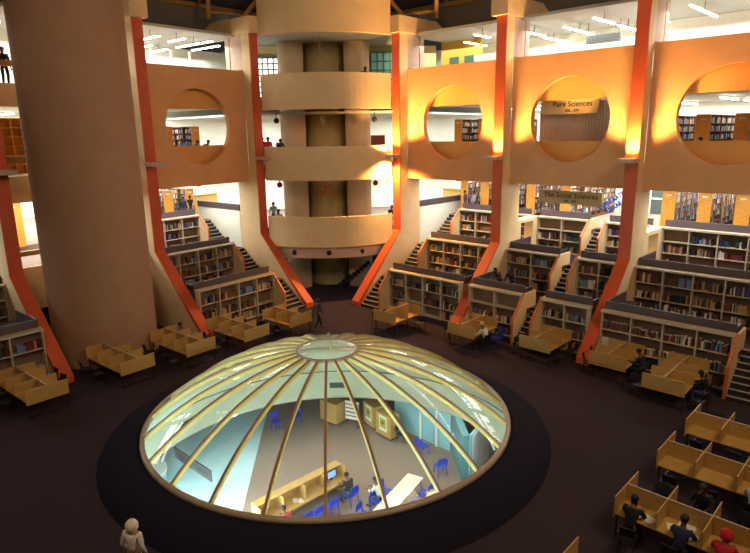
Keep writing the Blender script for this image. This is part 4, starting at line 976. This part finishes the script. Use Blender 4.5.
for q, (al, sd, lab) in enumerate(((-.5, -1, 'blue chair left of the nearer pale table under the dome'), (.2, -1, 'blue chair between the two pale tables, left side'), (.9, 1, 'blue chair right of the farther pale table'), (.2, 1, 'blue chair between the two pale tables, right side'), (-.6, 1, 'blue chair right of the nearer pale table'), (-1.6, -1, 'blue chair left of the front oak table under the dome'))):
    p = c0 + dv * al + nv * sd * .75; lchair(p.x, p.y, a2 + (PI if sd > 0 else 0) , lab)
lchair(4.9, 1.7, a2 + PI, 'blue chair at the head of the oak table with papers under the dome')
p = c0 - dv * .35 - nv * .8; person('dark-haired person in a white shirt reading at the pale tables under the dome', 'sit', (p.x, p.y, ZL), a2 + PI / 2 + PI / 2, 'white', 'denim', 0)
for x, y, g, r_ in ((4.1, 1.3, 'oak table', .3), (3.85, 1.0, 'oak table', .9), (4.2, 1.1, 'oak table', -.3), (1.1, -.2, 'front table', .4), (2.2, .8, 'pale table', .2)):
    o = MB().box(-.2, .2, -.14, .14, 0, .012).build('paper_sheet', paper); o.location = (x, y, ZL + .721); o.rotation_euler = (0, 0, r_); tag(o, f'white papers on the {g} under the dome', 'paper', f'papers on the {g} under the dome')
# cabinets with posters
postm = mat('poster_green', (150, 180, 70), .6); postr = mat('poster_red', (190, 50, 50), .6)
def cabinet(lab, x, y, rz, L, W, h, post):
    t = thing('display_cabinet', lab, 'cabinet', (x, y, ZL), rz, None)
    MB().box(-L / 2, L / 2, -W / 2, W / 2, .12, h).build('body', oak, t); MB().box(-L / 2 + .05, L / 2 - .05, -W / 2 + .05, W / 2 - .05, 0, .12).build('plinth', darkwood, t)
    if post:
        p = MB().box(-.3, .3, -W / 2 - .012, -W / 2, h * .3, h * .92).build('poster', paper, t); MB().box(-.24, .24, -W / 2 - .018, -W / 2 - .012, h * .42, h * .84).build('poster_picture', postm, p); MB().ball((0, -W / 2 - .018, h * .65), 1, 12, 6, (.13, .006, .11)).build('poster_motif', postr, p)
cabinet('oak cabinet with a green and red poster, next to the dark chair under the dome', 2.75, 7.65, -.95, 1.15, .65, 1.3, True); cabinet('oak cabinet with a green and red poster, left of its twin under the dome', 2.1, 8.85, -1.1, 1.1, .65, 1.3, True)
cabinet('plain oak counter block far back under the dome', -.1, 9.5, -.75, 1.2, .7, 1.25, False)
t = thing('newspaper_rack', 'white wheeled display rack far back under the dome', 'rack', (.95, 8.95, ZL), -.5)
m = MB(); [m.box(-.4, .4, -.03, .03, .35 + i * .22, .5 + i * .22) for i in range(5)]; m.build('panels', paper, t); [MB().bar((x, 0, 0.05), (x, 0, 1.4), .02).build('post', greym, t) for x in (-.42, .42)]
[MB().bar((x, -.35, .04), (x, .35, .04), .03).build('foot', greym, t) for x in (-.42, .42)]
# walls right of the room
def lwall(nm, x0, y0, x1, y1, m, z1=-2.5, th=.12):
    L = math.hypot(x1 - x0, y1 - y0); o = MB().box(0, L, 0, th, 0, z1 - ZL).build(nm, m); o.location = (x0, y0, ZL); o.rotation_euler = (0, 0, math.atan2(y1 - y0, x1 - x0)); return struct(o)
lwall('wall_lower_right', 3.2, 8.67, 5.65, 5.8, cyanwall); 
for f in (.5, .78):
    x, y = 3.2 + 2.45 * f, 8.67 - 2.87 * f; t = thing('wall_strip', 'pale frame strip on the blue wall under the dome, ' + ('left one' if f < .6 else 'right one'), 'frame', (x - .02, y - .05, ZL), math.atan2(-2.87, 2.45), 'frame strips on the blue wall'); MB().box(-.06, .06, -.06, .02, 0, 2.2).build('strip', white, t)
o = MB().box(-.16, .16, -1.3, 1.1, 0, 2.2).build('teal_pillar', cyandark); o.location = (5.85, 4.6, ZL); tag(o, 'flat teal pillar at the right under the dome', 'pillar')
t = thing('white_double_door', 'white double doors at the right under the dome', 'door', (6.1, 3.3, ZL), math.atan2(2.4, 1.7))
MB().box(0, 3.0, 0.02, .1, 0, 2.2).build('frame', cyanwall, t); [MB().box(.2 + i * 1.0, 1.15 + i * 1.0, -.03, .02, .02, 2.1).build('door_leaf', mat('door_white', (206, 222, 224), .4), t) for i in range(2)]
t = thing('hanging_sign', 'taupe KEEP QUIET sign hanging under the dome at the left', 'sign', (-5.9, 2.75, -2.95), math.atan2(-2.15, 2.05))
MB().box(-1.45, 1.45, -.03, .03, -.25, .25).build('board', signgrey, t); text_mesh('lettering', 'KEEP QUIET OR LEAVE', .24, signtext, t, (0, -.036, 0), (PI / 2, 0, 0), sx=.98)
[MB().bar((x, 0, .25), (x, 0, .5), .012).build('hanger', greym, t) for x in (-1.2, 1.2)]
t = thing('round_counter', 'pale blue rounded counter on the tiled floor at the far left under the dome', 'counter', (-8.6, 3.4, ZL)); MB().lathe([(0.01, 0), (1.3, 0), (1.3, 1.05), (0.01, 1.05)], 40).build('body', cyanwall, t); MB().lathe([(0.01, 1.05), (1.36, 1.05), (1.36, 1.1), (0.01, 1.1)], 40).build('counter_top', white, t)
for x, y in ((-.2, 1.9), (3.3, 6.5), (-3, 7)):
    pass
